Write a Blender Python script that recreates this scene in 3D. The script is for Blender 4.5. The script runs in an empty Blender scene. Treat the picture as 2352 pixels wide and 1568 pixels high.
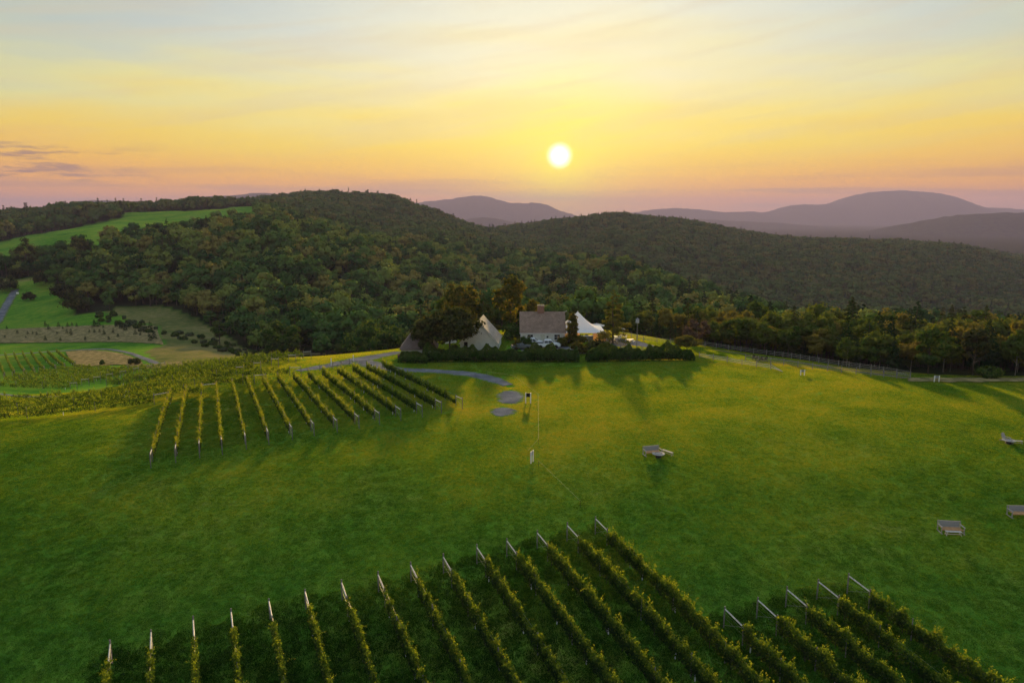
import bpy, bmesh, math, random
import numpy as np
from mathutils import Vector, Matrix, Euler

random.seed(7); RNG = np.random.default_rng(7)
SC = bpy.context.scene
COL = SC.collection
PI = math.pi

# ------------------------------------------------------------------ camera
F = 1589.0                                  # focal length in the units of a 2352 px wide frame
CAMZ = 30.0                                 # drone height above the lawn
TH = math.atan(294.0 / F)                   # pitch below the horizon
cam = bpy.data.cameras.new('camera'); camo = bpy.data.objects.new('camera', cam); COL.objects.link(camo)
cam.sensor_fit = 'HORIZONTAL'; cam.sensor_width = 36; cam.lens = 36 * F / 2352
cam.clip_start = 1; cam.clip_end = 40000
camo.location = (0, 0, CAMZ); camo.rotation_euler = (PI / 2 - TH, 0, 0)
SC.camera = camo
CT, ST = math.cos(TH), math.sin(TH)
def ray(px, py):
    x = (px - 1176) / F; v = -(py - 784) / F
    return x, CT + v * ST, -ST + v * CT
def slope(py):
    _, dy, dz = ray(1176, py); return dz / dy
def onz(px, py, z):
    dx, dy, dz = ray(px, py); t = (z - CAMZ) / dz
    return dx * t, dy * t
def aty(px, py, y):
    dx, dy, dz = ray(px, py); t = y / dy
    return Vector((dx * t, y, CAMZ + dz * t))

# ------------------------------------------------------------------ light
SUN_DIR = Vector(ray(1285, 358)).normalized()          # where the low sun stands
LAMP_EL = math.radians(10.5)
SUN_AZ = math.atan2(SUN_DIR.x, SUN_DIR.y)
lamp_dir = Vector((math.sin(SUN_AZ) * math.cos(LAMP_EL), math.cos(SUN_AZ) * math.cos(LAMP_EL), math.sin(LAMP_EL)))
sl = bpy.data.lights.new('sun', 'SUN'); slo = bpy.data.objects.new('sun', sl); COL.objects.link(slo)
sl.energy = 5.0; sl.angle = math.radians(2.2); sl.color = (1.0, 0.66, 0.24)
slo.rotation_euler = (-lamp_dir).to_track_quat('-Z', 'Y').to_euler()

def lin(r, g, b):
    f = lambda c: (c / 255 / 12.92) if c / 255 <= 0.04045 else ((c / 255 + 0.055) / 1.055) ** 2.4
    return (f(r), f(g), f(b), 1.0)

W = bpy.data.worlds.new('World'); SC.world = W; W.use_nodes = True
nt = W.node_tree; nt.nodes.clear()
def nd(t, tree=None, **kw):
    n = (tree or nt).nodes.new(t)
    for k, v in kw.items(): setattr(n, k, v)
    return n
def lk(a, b, tree=None): (tree or nt).links.new(a, b)
def mth(op, a, b=None, c=None, tree=None, clamp=False):
    n = nd('ShaderNodeMath', tree, operation=op, use_clamp=clamp)
    for i, v in enumerate((a, b, c)):
        if v is None: continue
        if isinstance(v, (int, float)): n.inputs[i].default_value = v
        else: lk(v, n.inputs[i], tree)
    return n.outputs[0]
def mixc(fac, a, b, tree=None, mode='MIX'):
    n = nd('ShaderNodeMix', tree, data_type='RGBA', blend_type=mode)
    for s, v in ((0, fac), (6, a), (7, b)):
        if isinstance(v, (int, float)): n.inputs[s].default_value = v
        elif isinstance(v, tuple): n.inputs[s].default_value = v
        else: lk(v, n.inputs[s], tree)
    return n.outputs[2]
def ramp(fac, stops, tree=None, interp='LINEAR'):
    n = nd('ShaderNodeValToRGB', tree); cr = n.color_ramp; cr.interpolation = interp
    while len(cr.elements) < len(stops): cr.elements.new(0.5)
    for e, (p, c) in zip(cr.elements, stops):
        e.position = p; e.color = c if len(c) == 4 else (*c, 1)
    lk(fac, n.inputs[0], tree); return n.outputs[0]
def maprange(v, a, b, c=0.0, d=1.0, tree=None, smooth=True):
    n = nd('ShaderNodeMapRange', tree, interpolation_type='SMOOTHSTEP' if smooth else 'LINEAR')
    lk(v, n.inputs[0], tree)
    for i, x in enumerate((a, b, c, d)): n.inputs[i + 1].default_value = x
    return n.outputs[0]

tc = nd('ShaderNodeTexCoord'); dirv = tc.outputs['Generated']
sep = nd('ShaderNodeSeparateXYZ'); lk(dirv, sep.inputs[0])
dot = nd('ShaderNodeVectorMath', operation='DOT_PRODUCT'); lk(dirv, dot.inputs[0]); dot.inputs[1].default_value = SUN_DIR
ang = mth('ARCCOSINE', mth('MINIMUM', dot.outputs['Value'], 0.999999))        # angle from the sun, radians
# long slanting cirrus veils tilt the bands a little
mp = nd('ShaderNodeMapping'); lk(dirv, mp.inputs[0]); mp.inputs['Scale'].default_value = (1.6, 1.6, 11); mp.inputs['Rotation'].default_value = (0, math.radians(11), 0)
n1 = nd('ShaderNodeTexNoise'); lk(mp.outputs[0], n1.inputs['Vector']); n1.inputs['Scale'].default_value = 2.3; n1.inputs['Detail'].default_value = 6; n1.inputs['Roughness'].default_value = 0.5
veil = mth('SUBTRACT', n1.outputs[0], 0.5)
elev = mth('ADD', sep.outputs['Z'], mth('MULTIPLY', veil, mth('MULTIPLY', maprange(sep.outputs['Z'], 0.03, 0.2), 0.16)))
az = sep.outputs['X']
ef = mth('POWER', mth('MAXIMUM', elev, 0.0), 0.5)      # sqrt spreads the low sky out
def P5(z): return math.sqrt(z)
sunny = ramp(ef, [(0.0, lin(226, 150, 130)), (P5(.018), lin(255, 154, 78)), (P5(.03), lin(255, 172, 58)), (P5(.043), lin(255, 182, 60)),
                  (P5(.066), lin(255, 204, 56)), (P5(.09), lin(252, 220, 72)), (P5(.125), lin(248, 228, 132)), (P5(.18), lin(240, 232, 188)),
                  (P5(.24), lin(232, 233, 216)), (P5(.34), lin(214, 222, 218)), (P5(.6), lin(184, 202, 212)), (1.0, lin(158, 184, 206))])
away = ramp(ef, [(0.0, lin(190, 146, 136)), (P5(.02), lin(248, 156, 88)), (P5(.04), lin(255, 176, 62)), (P5(.07), lin(252, 192, 66)),
                 (P5(.10), lin(244, 208, 84)), (P5(.15), lin(222, 218, 150)), (P5(.2), lin(190, 200, 180)), (P5(.28), lin(166, 184, 188)),
                 (P5(.4), lin(158, 180, 192)), (P5(.6), lin(154, 178, 198)), (1.0, lin(150, 178, 204))])
side = maprange(ang, 0.06, 0.78)
base = mixc(side, sunny, away)
# mauve cloud banks low over the horizon
mp2 = nd('ShaderNodeMapping'); lk(dirv, mp2.inputs[0]); mp2.inputs['Scale'].default_value = (2.2, 2.2, 46); mp2.inputs['Rotation'].default_value = (0, math.radians(-1.5), 0)
n2 = nd('ShaderNodeTexNoise'); lk(mp2.outputs[0], n2.inputs['Vector']); n2.inputs['Scale'].default_value = 1.5; n2.inputs['Detail'].default_value = 5; n2.inputs['Roughness'].default_value = 0.55
bank = mth('MULTIPLY', maprange(n2.outputs[0], 0.46, 0.66), mth('MULTIPLY', maprange(sep.outputs['Z'], 0.0, 0.012), maprange(sep.outputs['Z'], 0.075, 0.028)))
base = mixc(mth('MULTIPLY', bank, 0.62), base, lin(168, 128, 126))
# small torn clouds
mp3 = nd('ShaderNodeMapping'); lk(dirv, mp3.inputs[0]); mp3.inputs['Scale'].default_value = (7, 7, 60)
n3 = nd('ShaderNodeTexNoise'); lk(mp3.outputs[0], n3.inputs['Vector']); n3.inputs['Scale'].default_value = 1.7; n3.inputs['Detail'].default_value = 7; n3.inputs['Roughness'].default_value = 0.6
torn = mth('MULTIPLY', maprange(n3.outputs[0], 0.50, 0.62), mth('MULTIPLY', maprange(az, -0.40, -0.56), mth('MULTIPLY', maprange(sep.outputs['Z'], 0.03, 0.045), maprange(sep.outputs['Z'], 0.095, 0.065))))
base = mixc(mth('MULTIPLY', torn, 0.85), base, lin(142, 108, 108))
# aureole and the sun itself
glow = mth('POWER', 2.718, mth('MULTIPLY', ang, -1 / math.radians(2.5)))
glow2 = mth('POWER', 2.718, mth('MULTIPLY', ang, -1 / math.radians(9)))
base = mixc(mth('MULTIPLY', glow2, 0.34), base, lin(255, 232, 100))
base = mixc(mth('MULTIPLY', glow, 1.5, clamp=True), base, (1.12, 0.92, 0.01, 1))
cr0 = nd('ShaderNodeMapping'); lk(dirv, cr0.inputs[0]); cr0.inputs['Rotation'].default_value = (0, math.radians(9), 0)
cir = nd('ShaderNodeMapping'); lk(cr0.outputs[0], cir.inputs[0]); cir.inputs['Scale'].default_value = (1.7, 1.7, 24)
n4 = nd('ShaderNodeTexNoise'); lk(cir.outputs[0], n4.inputs['Vector']); n4.inputs['Scale'].default_value = 1.9; n4.inputs['Detail'].default_value = 8; n4.inputs['Roughness'].default_value = 0.62; n4.inputs['Distortion'].default_value = 0.4
streak = mth('MULTIPLY', maprange(n4.outputs[0], 0.44, 0.66), maprange(sep.outputs['Z'], 0.05, 0.12))
base = mixc(mth('MULTIPLY', streak, 0.30), base, lin(214, 196, 160))
disc = maprange(ang, math.radians(1.22), math.radians(0.1))
base = mixc(disc, base, (2.6, 2.5, 2.2, 1))
bg = nd('ShaderNodeBackground'); lk(base, bg.inputs['Color']); bg.inputs['Strength'].default_value = 0.72
sky = nd('ShaderNodeTexSky', sky_type='NISHITA'); sky.sun_disc = False
sky.sun_elevation = LAMP_EL; sky.sun_rotation = SUN_AZ; sky.dust_density = 3.0; sky.air_density = 1.0
bg2 = nd('ShaderNodeBackground'); lk(sky.outputs[0], bg2.inputs['Color']); bg2.inputs['Strength'].default_value = 0.05
mxs = nd('ShaderNodeMixShader'); mxs.inputs[0].default_value = 0.04; lk(bg.outputs[0], mxs.inputs[1]); lk(bg2.outputs[0], mxs.inputs[2])
out = nd('ShaderNodeOutputWorld'); lk(mxs.outputs[0], out.inputs['Surface'])

vs = SC.view_settings; vs.view_transform = 'Standard'; vs.look = 'None'; vs.exposure = 0.62; vs.gamma = 1.0; vs.use_curve_mapping = False
SC.render.engine = 'CYCLES'
cy = SC.cycles
cy.use_denoising = True; cy.max_bounces = 4; cy.diffuse_bounces = 2; cy.glossy_bounces = 2; cy.transmission_bounces = 3; cy.volume_bounces = 0; cy.transparent_max_bounces = 6
cy.sample_clamp_indirect = 4.0; cy.use_adaptive_sampling = True; cy.adaptive_threshold = 0.02

# ------------------------------------------------------------------ helpers
MATS = {}
def newmat(name):
    m = bpy.data.materials.new(name); m.use_nodes = True; m.node_tree.nodes.clear(); MATS[name] = m
    return m, m.node_tree
def finish(t, shader, disp=None):
    o = nd('ShaderNodeOutputMaterial', t); lk(shader, o.inputs['Surface'], t)
def plain(name, col, rough=0.7, noise=0.15, scale=6.0, metal=0.0, spec=0.3, bump=0.0):
    """a painted, wooden or mineral surface: base colour with blotchy wear and a little relief"""
    m, t = newmat(name)
    p = nd('ShaderNodeBsdfPrincipled', t); p.inputs['Roughness'].default_value = rough; p.inputs['Metallic'].default_value = metal
    p.inputs['Specular IOR Level'].default_value = spec
    c = nd('ShaderNodeTexCoord', t); n = nd('ShaderNodeTexNoise', t); lk(c.outputs['Object'], n.inputs['Vector'], t)
    n.inputs['Scale'].default_value = scale; n.inputs['Detail'].default_value = 6
    a = tuple(max(0, v * (1 - noise * 1.6)) for v in col[:3]) + (1,); b = tuple(min(1, v * (1 + noise)) for v in col[:3]) + (1,)
    lk(ramp(n.outputs[0], [(0.3, a), (0.7, b)], t), p.inputs['Base Color'], t)
    if bump:
        bp = nd('ShaderNodeBump', t); bp.inputs['Strength'].default_value = bump; bp.inputs['Distance'].default_value = 0.02; lk(n.outputs[0], bp.inputs['Height'], t); lk(bp.outputs[0], p.inputs['Normal'], t)
    finish(t, p.outputs[0]); return m
def leafmat(name, stops, trans=0.45, use='random', tcol=(1.25, 1.15, 0.45), jit=0.25):
    """thin leaves: part of the light passes through them. Colour by a per-leaf tint or per-tree random."""
    m, t = newmat(name)
    if use == 'tint':
        a = nd('ShaderNodeAttribute', t); a.attribute_name = 'tint'; f = a.outputs['Fac']
    else:
        a = nd('ShaderNodeAttribute', t); a.attribute_name = 'tint'
        oi = nd('ShaderNodeObjectInfo', t)
        f = mth('ADD', oi.outputs['Random'], mth('MULTIPLY', mth('SUBTRACT', a.outputs['Fac'], 0.5), jit, tree=t), tree=t, clamp=True)
    c = ramp(f, stops, t)
    d = nd('ShaderNodeBsdfDiffuse', t); lk(c, d.inputs['Color'], t)
    tr = nd('ShaderNodeBsdfTranslucent', t); lk(mixc(1.0, c, (*tcol, 1), t, 'MULTIPLY'), tr.inputs['Color'], t)
    mx = nd('ShaderNodeMixShader', t); mx.inputs[0].default_value = trans; lk(d.outputs[0], mx.inputs[1], t); lk(tr.outputs[0], mx.inputs[2], t)
    finish(t, mx.outputs[0]); return m

def mesh_np(name, verts, faces, mats=(), tint=None, mi=None, smooth=False):
    """faces: list of (n,k) int arrays, k = 3 or 4"""
    me = bpy.data.meshes.new(name)
    verts = np.asarray(verts, np.float32)
    faces = [np.asarray(f, np.int32) for f in (faces if isinstance(faces, list) else [faces]) if len(f)]
    loops = np.concatenate([f.ravel() for f in faces]); sizes = np.concatenate([np.full(len(f), f.shape[1], np.int32) for f in faces])
    me.vertices.add(len(verts)); me.vertices.foreach_set('co', verts.ravel())
    me.loops.add(len(loops)); me.loops.foreach_set('vertex_index', loops)
    me.polygons.add(len(sizes)); me.polygons.foreach_set('loop_start', np.concatenate([[0], np.cumsum(sizes)[:-1]]).astype(np.int32))
    if mi is not None: me.polygons.foreach_set('material_index', np.asarray(mi, np.int32))
    if smooth: me.polygons.foreach_set('use_smooth', np.ones(len(sizes), bool))
    for m in mats: me.materials.append(m)
    me.update(calc_edges=True)
    if tint is not None:
        a = me.attributes.new('tint', 'FLOAT', 'POINT'); a.data.foreach_set('value', np.asarray(tint, np.float32))
    return me
def link(name, data, parent=None, loc=None, rot=None, scale=None):
    o = bpy.data.objects.new(name, data); COL.objects.link(o)
    if parent is not None: o.parent = parent
    if loc is not None: o.location = loc
    if rot is not None: o.rotation_euler = rot
    if scale is not None: o.scale = scale if hasattr(scale, '__len__') else (scale,) * 3
    return o
def tag(o, label=None, cat=None, group=None, kind=None):
    for k, v in (('label', label), ('category', cat), ('group', group), ('kind', kind)):
        if v: o[k] = v
    return o
def thing(name, label, cat, loc=(0, 0, 0), rz=0.0, group=None):
    return tag(link(name, None, None, loc, (0, 0, rz)), label, cat, group)
class MB:
    """collects boxes, bars and lathes into one mesh"""
    def __init__(s): s.v = []; s.f = []
    def add(s, vs, fs):
        b = len(s.v); s.v += [tuple(v) for v in vs]; s.f += [tuple(i + b for i in f) for f in fs]; return s
    def box(s, c, d, rz=0.0, tilt=None):
        hx, hy, hz = d[0] / 2, d[1] / 2, d[2] / 2
        M = Matrix.Translation(c) @ Matrix.Rotation(rz, 4, 'Z') @ (tilt or Matrix())
        vs = [M @ Vector((x, y, z)) for x in (-hx, hx) for y in (-hy, hy) for z in (-hz, hz)]
        return s.add(vs, [(0, 1, 3, 2), (4, 6, 7, 5), (0, 4, 5, 1), (2, 3, 7, 6), (0, 2, 6, 4), (1, 5, 7, 3)])
    def bar(s, a, b, w, h=None):
        a, b = Vector(a), Vector(b); h = h or w; d = (b - a); L = d.length
        q = d.to_track_quat('Y', 'Z').to_matrix().to_4x4()
        M = Matrix.Translation((a + b) / 2) @ q
        hx, hy, hz = w / 2, L / 2, h / 2
        vs = [M @ Vector((x, y, z)) for x in (-hx, hx) for y in (-hy, hy) for z in (-hz, hz)]
        return s.add(vs, [(0, 1, 3, 2), (4, 6, 7, 5), (0, 4, 5, 1), (2, 3, 7, 6), (0, 2, 6, 4), (1, 5, 7, 3)])
    def tube(s, pts, rads, n=8, cap=True):
        pts = [Vector(p) for p in pts]; b = len(s.v)
        for i, p in enumerate(pts):
            d = (pts[min(i + 1, len(pts) - 1)] - pts[max(i - 1, 0)]).normalized(); q = d.to_track_quat('Z', 'Y')
            r = rads[i] if hasattr(rads, '__len__') else rads
            for k in range(n):
                a = 2 * PI * k / n; s.v.append(tuple(p + q @ Vector((r * math.cos(a), r * math.sin(a), 0))))
        for i in range(len(pts) - 1):
            for k in range(n):
                k2 = (k + 1) % n; s.f.append((b + i * n + k, b + i * n + k2, b + (i + 1) * n + k2, b + (i + 1) * n + k))
        if cap: s.f.append(tuple(b + k for k in range(n))[::-1]); s.f.append(tuple(b + (len(pts) - 1) * n + k for k in range(n)))
        return s
    def lathe(s, prof, n=16, c=(0, 0, 0)):
        b = len(s.v)
        for r, z in prof:
            for k in range(n): s.v.append((c[0] + r * math.cos(2 * PI * k / n), c[1] + r * math.sin(2 * PI * k / n), c[2] + z))
        for i in range(len(prof) - 1):
            for k in range(n):
                k2 = (k + 1) % n; s.f.append((b + i * n + k, b + i * n + k2, b + (i + 1) * n + k2, b + (i + 1) * n + k))
        s.f.append(tuple(b + k for k in range(n))[::-1]); s.f.append(tuple(b + (len(prof) - 1) * n + k for k in range(n)))
        return s
    def prism(s, poly, axis, a, b):
        """poly: 2-D outline, extruded along axis 'x' or 'y' from a to b (outline in the other horizontal axis and z)"""
        n = len(poly); mk = (lambda p, t: (t, p[0], p[1])) if axis == 'x' else (lambda p, t: (p[0], t, p[1]))
        vs = [mk(p, a) for p in poly] + [mk(p, b) for p in poly]
        return s.add(vs, [tuple(range(n))[::-1], tuple(range(n, 2 * n))] + [(i, (i + 1) % n, n + (i + 1) % n, n + i) for i in range(n)])
    def mesh(s, name, mat, bevel=0.0):
        me = bpy.data.meshes.new(name); me.from_pydata(s.v, [], s.f); me.update()
        bm = bmesh.new(); bm.from_mesh(me); bmesh.ops.recalc_face_normals(bm, faces=bm.faces)
        if bevel: bmesh.ops.bevel(bm, geom=[e for e in bm.edges if e.is_manifold and e.calc_face_angle(0) > 0.6], offset=bevel, segments=2, profile=0.5, affect='EDGES', clamp_overlap=True)
        bm.to_mesh(me); bm.free(); me.materials.append(mat); return me
    def build(s, name, mat, parent=None, loc=None, rot=None, bevel=0.0):
        return link(name, s.mesh(name, mat, bevel), parent, loc, rot)

def vnoise(x, y, seed=0):
    """smooth value noise, numpy"""
    r = np.random.default_rng(seed).random((64, 64)); xi = np.floor(x).astype(int); yi = np.floor(y).astype(int)
    fx, fy = x - xi, y - yi; fx = fx * fx * (3 - 2 * fx); fy = fy * fy * (3 - 2 * fy)
    g = lambda a, b: r[a % 64, b % 64]
    return (g(xi, yi) * (1 - fx) + g(xi + 1, yi) * fx) * (1 - fy) + (g(xi, yi + 1) * (1 - fx) + g(xi + 1, yi + 1) * fx) * fy

# ------------------------------------------------------------------ terrain
NEAR = [(6, -13.2), (20, -10.4), (40, -6.4), (60, -3.0), (80, -0.95), (100, -0.1)]
COLS = {
 -700: NEAR + [(97, -1), (125, -6), (150, -10), (216, -18), (280, -23), (350, -26), (447, -20), (650, -4), (800, 6), (1000, 12), (1500, 20), (2500, 0)],
 0: NEAR + [(102, -1), (120, -5), (145, -9), (216, -18), (280, -23), (324, -25), (358, -26), (447, -20), (560, -10), (650, -5), (720, 1), (1000, 17), (1500, 20), (2500, 0)],
 200: NEAR + [(106, -.5), (130, -5), (150, -9), (178, -13), (218, -17), (261, -21), (318, -24), (355, -24.5), (370, -24), (450, -13), (520, -3), (560, 6), (620, 12), (800, 18), (900, 25), (1100, 28), (1600, 20), (2500, 0)],
 400: NEAR + [(117, -.5), (140, -3), (170, -8), (200, -13), (260, -20), (307, -24), (345, -24), (380, -22), (450, -10), (520, 0), (600, 7), (700, 15), (800, 25), (900, 30), (1000, 34), (1200, 34), (1600, 25), (2500, 0)],
 600: NEAR + [(130, 0), (150, -1.5), (162, -4), (222, -17), (300, -26), (380, -20), (450, -8), (520, 2), (600, 10), (750, 22), (850, 29), (950, 35), (1100, 39), (1300, 36), (1500, 42), (1750, 56), (2300, 30), (2600, 0)],
 720: NEAR + [(130, 0), (150, -1), (165, -4), (222, -18), (300, -28), (380, -24), (450, -14), (520, -4), (600, 3), (750, 6), (900, 15), (1100, 28), (1300, 52), (1500, 68), (1700, 62), (2200, 20), (2600, -20)],
 900: NEAR + [(150, 0), (165, -2), (200, -10), (260, -25), (330, -33), (400, -28), (500, -22), (600, -14), (650, -12), (700, -12), (780, -8), (900, -4), (1050, 4), (1200, 22), (1400, 50), (1550, 60), (1700, 54), (2200, 10), (2600, -30)],
 1040: NEAR + [(150, 0), (175, 0), (190, -2), (230, -12), (300, -28), (360, -36), (450, -31), (600, -24), (700, -22), (1000, -10), (1200, 0), (1400, 6), (1550, 2), (1800, -20), (2600, -40)],
 1100: NEAR + [(150, 0), (176, 0), (192, -2), (234, -13), (310, -30), (380, -37), (470, -33), (600, -27), (700, -25), (1000, -20), (1200, -16), (1400, -14), (1550, -22), (1800, -40), (2600, -60)],
 1200: NEAR + [(150, 0), (178, 0), (195, -3), (240, -14), (320, -32), (400, -38), (500, -35), (600, -31), (800, -26), (1000, -32), (1200, -34), (1350, -20), (1500, -8), (1700, -10), (2200, -40), (2600, -60)],
 1400: NEAR + [(150, 0), (180, 0), (205, -5), (250, -16), (320, -32), (400, -38), (500, -30), (560, -24), (620, -25), (700, -34), (850, -46), (1000, -36), (1250, -8), (1500, 21), (1800, 14), (2300, -40), (2600, -60)],
 1600: NEAR + [(150, 0), (165, -1), (180, -4), (200, -8), (250, -20), (320, -33), (400, -36), (480, -31), (540, -34), (650, -55), (800, -72), (1000, -56), (1250, -22), (1500, 0), (1800, -8), (2300, -50), (2600, -70)],
 1800: NEAR + [(130, 0), (150, -1), (165, -4), (185, -8), (230, -18), (300, -32), (380, -37), (420, -38), (480, -45), (600, -75), (750, -95), (900, -82), (1100, -55), (1300, -43), (1450, -32), (1700, -42), (2300, -80), (2600, -90)],
 2000: NEAR + [(125, 0), (135, -.6), (150, -3), (170, -7), (200, -14), (260, -28), (330, -35), (380, -40), (500, -72), (650, -105), (800, -102), (1000, -78), (1200, -54), (1400, -37), (1700, -48), (2300, -90), (2600, -100)],
 2200: NEAR + [(120, 0), (130, -.6), (145, -3), (170, -8), (200, -15), (260, -28), (320, -36), (400, -45), (480, -60), (600, -90), (750, -110), (900, -98), (1150, -66), (1350, -43), (1700, -56), (2300, -100)],
 2352: NEAR + [(120, 0), (130, -.8), (145, -3), (170, -9), (200, -16), (260, -30), (320, -38), (400, -48), (480, -62), (600, -92), (750, -115), (900, -106), (1100, -92), (1300, -74), (1700, -88), (2300, -110)],
 3050: NEAR + [(120, 0), (130, -1), (145, -4), (170, -10), (200, -18), (260, -32), (320, -40), (400, -52), (480, -66), (600, -96), (750, -120), (900, -112), (1100, -96), (1300, -84), (1700, -90), (2300, -110)],
}
NU, NY = 420, 400
Y0, Y1 = 6.0, 20000.0
LYS = np.linspace(math.log(Y0), math.log(Y1), NY); YS = np.exp(LYS)
US = np.linspace(-1.35, 1.35, NU)
def build_table():
    keys = sorted(COLS); pxs = np.array(keys, float)
    cols = []
    for k in keys:
        c = sorted(COLS[k]); ys = np.log([p[0] for p in c] + [3200, 20000]); zs = [p[1] for p in c] + [-110, -150]
        cols.append(np.interp(LYS, ys, zs))
    cols = np.array(cols)
    upx = 1176 + F * US / CT
    Z = np.array([np.interp(upx, pxs, cols[:, j]) for j in range(NY)]).T
    def blur(A, ax, s):
        k = np.exp(-0.5 * (np.arange(-3 * s, 3 * s + 1) / s) ** 2); k /= k.sum()
        pad = [(0, 0), (0, 0)]; pad[ax] = (3 * s, 3 * s)
        return np.apply_along_axis(lambda r: np.convolve(r, k, 'valid'), ax, np.pad(A, pad, mode='edge'))
    Z = blur(blur(Z, 1, 2), 0, 2)
    X = US[:, None] * YS[None, :]; Y = np.repeat(YS[None, :], NU, 0)
    far = np.clip((Y - 170) / 200, 0, 1)
    Z = Z + far * ((vnoise(X / 90, Y / 90, 3) - .5) * 9 + (vnoise(X / 35 + 9, Y / 35, 4) - .5) * 4) * np.clip(1.4 - Y / 4000, 0.2, 1)
    Z = Z + (1 - far) * ((vnoise(X / 22, Y / 22, 5) - .5) * .30 + (vnoise(X / 6, Y / 6, 6) - .5) * .025)
    return Z
ZT = build_table()
def gz(x, y):
    """height of the ground at x, y (arrays or numbers)"""
    x = np.asarray(x, float); y = np.maximum(np.asarray(y, float), Y0)
    a = (np.clip(x / y, -1.349, 1.349) + 1.35) / 2.70 * (NU - 1); b = (np.log(np.minimum(y, Y1 * .999)) - LYS[0]) / (LYS[-1] - LYS[0]) * (NY - 1)
    i = np.clip(a.astype(int), 0, NU - 2); j = np.clip(b.astype(int), 0, NY - 2)
    # interpolate in y (not log y) inside the cell so that it agrees with the mesh
    fa = a - i; fb = (y - YS[j]) / (YS[j + 1] - YS[j])
    return (ZT[i, j] * (1 - fa) + ZT[i + 1, j] * fa) * (1 - fb) + (ZT[i, j + 1] * (1 - fa) + ZT[i + 1, j + 1] * fa) * fb
def G(px, py, ymax=2500, up=0.0):
    """the point of the ground (or up metres over it) that the photograph shows at px, py"""
    dx, dy, dz = ray(px, py)
    ys = np.exp(np.linspace(math.log(20), math.log(ymax), 3000)); t = ys / dy
    h = CAMZ + dz * t - gz(dx * t, ys) - up
    k = np.argmax(h < 0) if (h < 0).any() else len(ys) - 1
    k = max(k, 1); a = h[k - 1] / (h[k - 1] - h[k] + 1e-9); y = ys[k - 1] + (ys[k] - ys[k - 1]) * min(max(a, 0), 1)
    x = dx * y / dy
    return Vector((x, y, float(gz(x, y))))
def PXof(x, y):
    return 1176 + F * (x / y) / CT

# where the woods and meadows are, as outlines over (bearing, distance)
FSTART = np.array([(-900, 470), (0, 470), (90, 450), (130, 392), (150, 366), (230, 362), (250, 374), (350, 376), (430, 346), (500, 304), (560, 258), (620, 220), (700, 208), (800, 204), (900, 200), (1000, 198), (1200, 205), (1400, 200),
                   (1500, 192), (1600, 180), (1800, 160), (2000, 140), (2200, 133), (2352, 131), (3200, 130)], float)
FIELD0 = np.array([(-900, 590), (0, 560), (100, 545), (200, 540), (280, 560), (400, 625), (500, 670), (590, 700)], float)
FIELD1 = np.array([(-900, 700), (0, 720), (100, 760), (200, 830), (280, 870), (292, 960), (400, 975), (500, 1020), (590, 1150)], float)
def in_field(px, y):
    a = np.interp(px, FIELD0[:, 0], FIELD0[:, 1]); b = np.interp(px, FIELD1[:, 0], FIELD1[:, 1])
    f = (px < 594) & (y > a) & (y < b)
    m = (px > 780) & (px < 1035) & (y > 690) & (y < 690 + 95 * np.clip((1035 - px) / 110, 0, 1) * np.clip((px - 780) / 60, 0, 1))
    hill = (px > 765) & (px < 915) & (y > 1500 + (px - 840) ** 2 * .006) & (y < 1600)
    return f | m | hill
def in_forest(px, y):
    return (y > np.interp(px, FSTART[:, 0], FSTART[:, 1])) & ~in_field(px, y)

def ground_material():
    m, t = newmat('ground')
    g = nd('ShaderNodeNewGeometry', t); pos = g.outputs['Position']
    def noise(scale, detail=5, rough=.55):
        n = nd('ShaderNodeTexNoise', t); lk(pos, n.inputs['Vector'], t); n.inputs['Scale'].default_value = scale; n.inputs['Detail'].default_value = detail; n.inputs['Roughness'].default_value = rough
        return n.outputs[0]
    def attr(nm):
        a = nd('ShaderNodeAttribute', t); a.attribute_name = nm; return a.outputs['Fac']
    big, mid, fine = noise(.035, 4), noise(.35, 6, .65), noise(4.0, 6, .7)
    tex = mth('ADD', mth('MULTIPLY', big, .45, tree=t), mth('ADD', mth('MULTIPLY', mid, .35, tree=t), mth('MULTIPLY', fine, .2, tree=t), tree=t), tree=t)
    lawn = ramp(tex, [(.40, (.050, .150, .016)), (.47, (.090, .215, .020)), (.55, (.15, .25, .026)), (.66, (.25, .26, .05))], t)
    dry = ramp(tex, [(.34, (.10, .09, .03)), (.5, (.24, .185, .08)), (.66, (.36, .28, .13))], t)
    scrub = ramp(tex, [(.38, (.055, .085, .025)), (.48, (.13, .14, .04)), (.58, (.22, .18, .07)), (.68, (.30, .23, .10))], t)
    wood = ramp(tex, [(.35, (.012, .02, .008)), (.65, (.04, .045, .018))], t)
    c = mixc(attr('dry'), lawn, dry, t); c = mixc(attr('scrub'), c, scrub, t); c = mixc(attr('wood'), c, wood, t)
    p = nd('ShaderNodeBsdfPrincipled', t); p.inputs['Roughness'].default_value = 1; p.inputs['Specular IOR Level'].default_value = 0
    lk(c, p.inputs['Base Color'], t)
    b = nd('ShaderNodeBump', t); b.inputs['Strength'].default_value = .7; b.inputs['Distance'].default_value = .25; lk(tex, b.inputs['Height'], t); lk(b.outputs[0], p.inputs['Normal'], t)
    finish(t, p.outputs[0]); return m
GROUND = ground_material()
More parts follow.
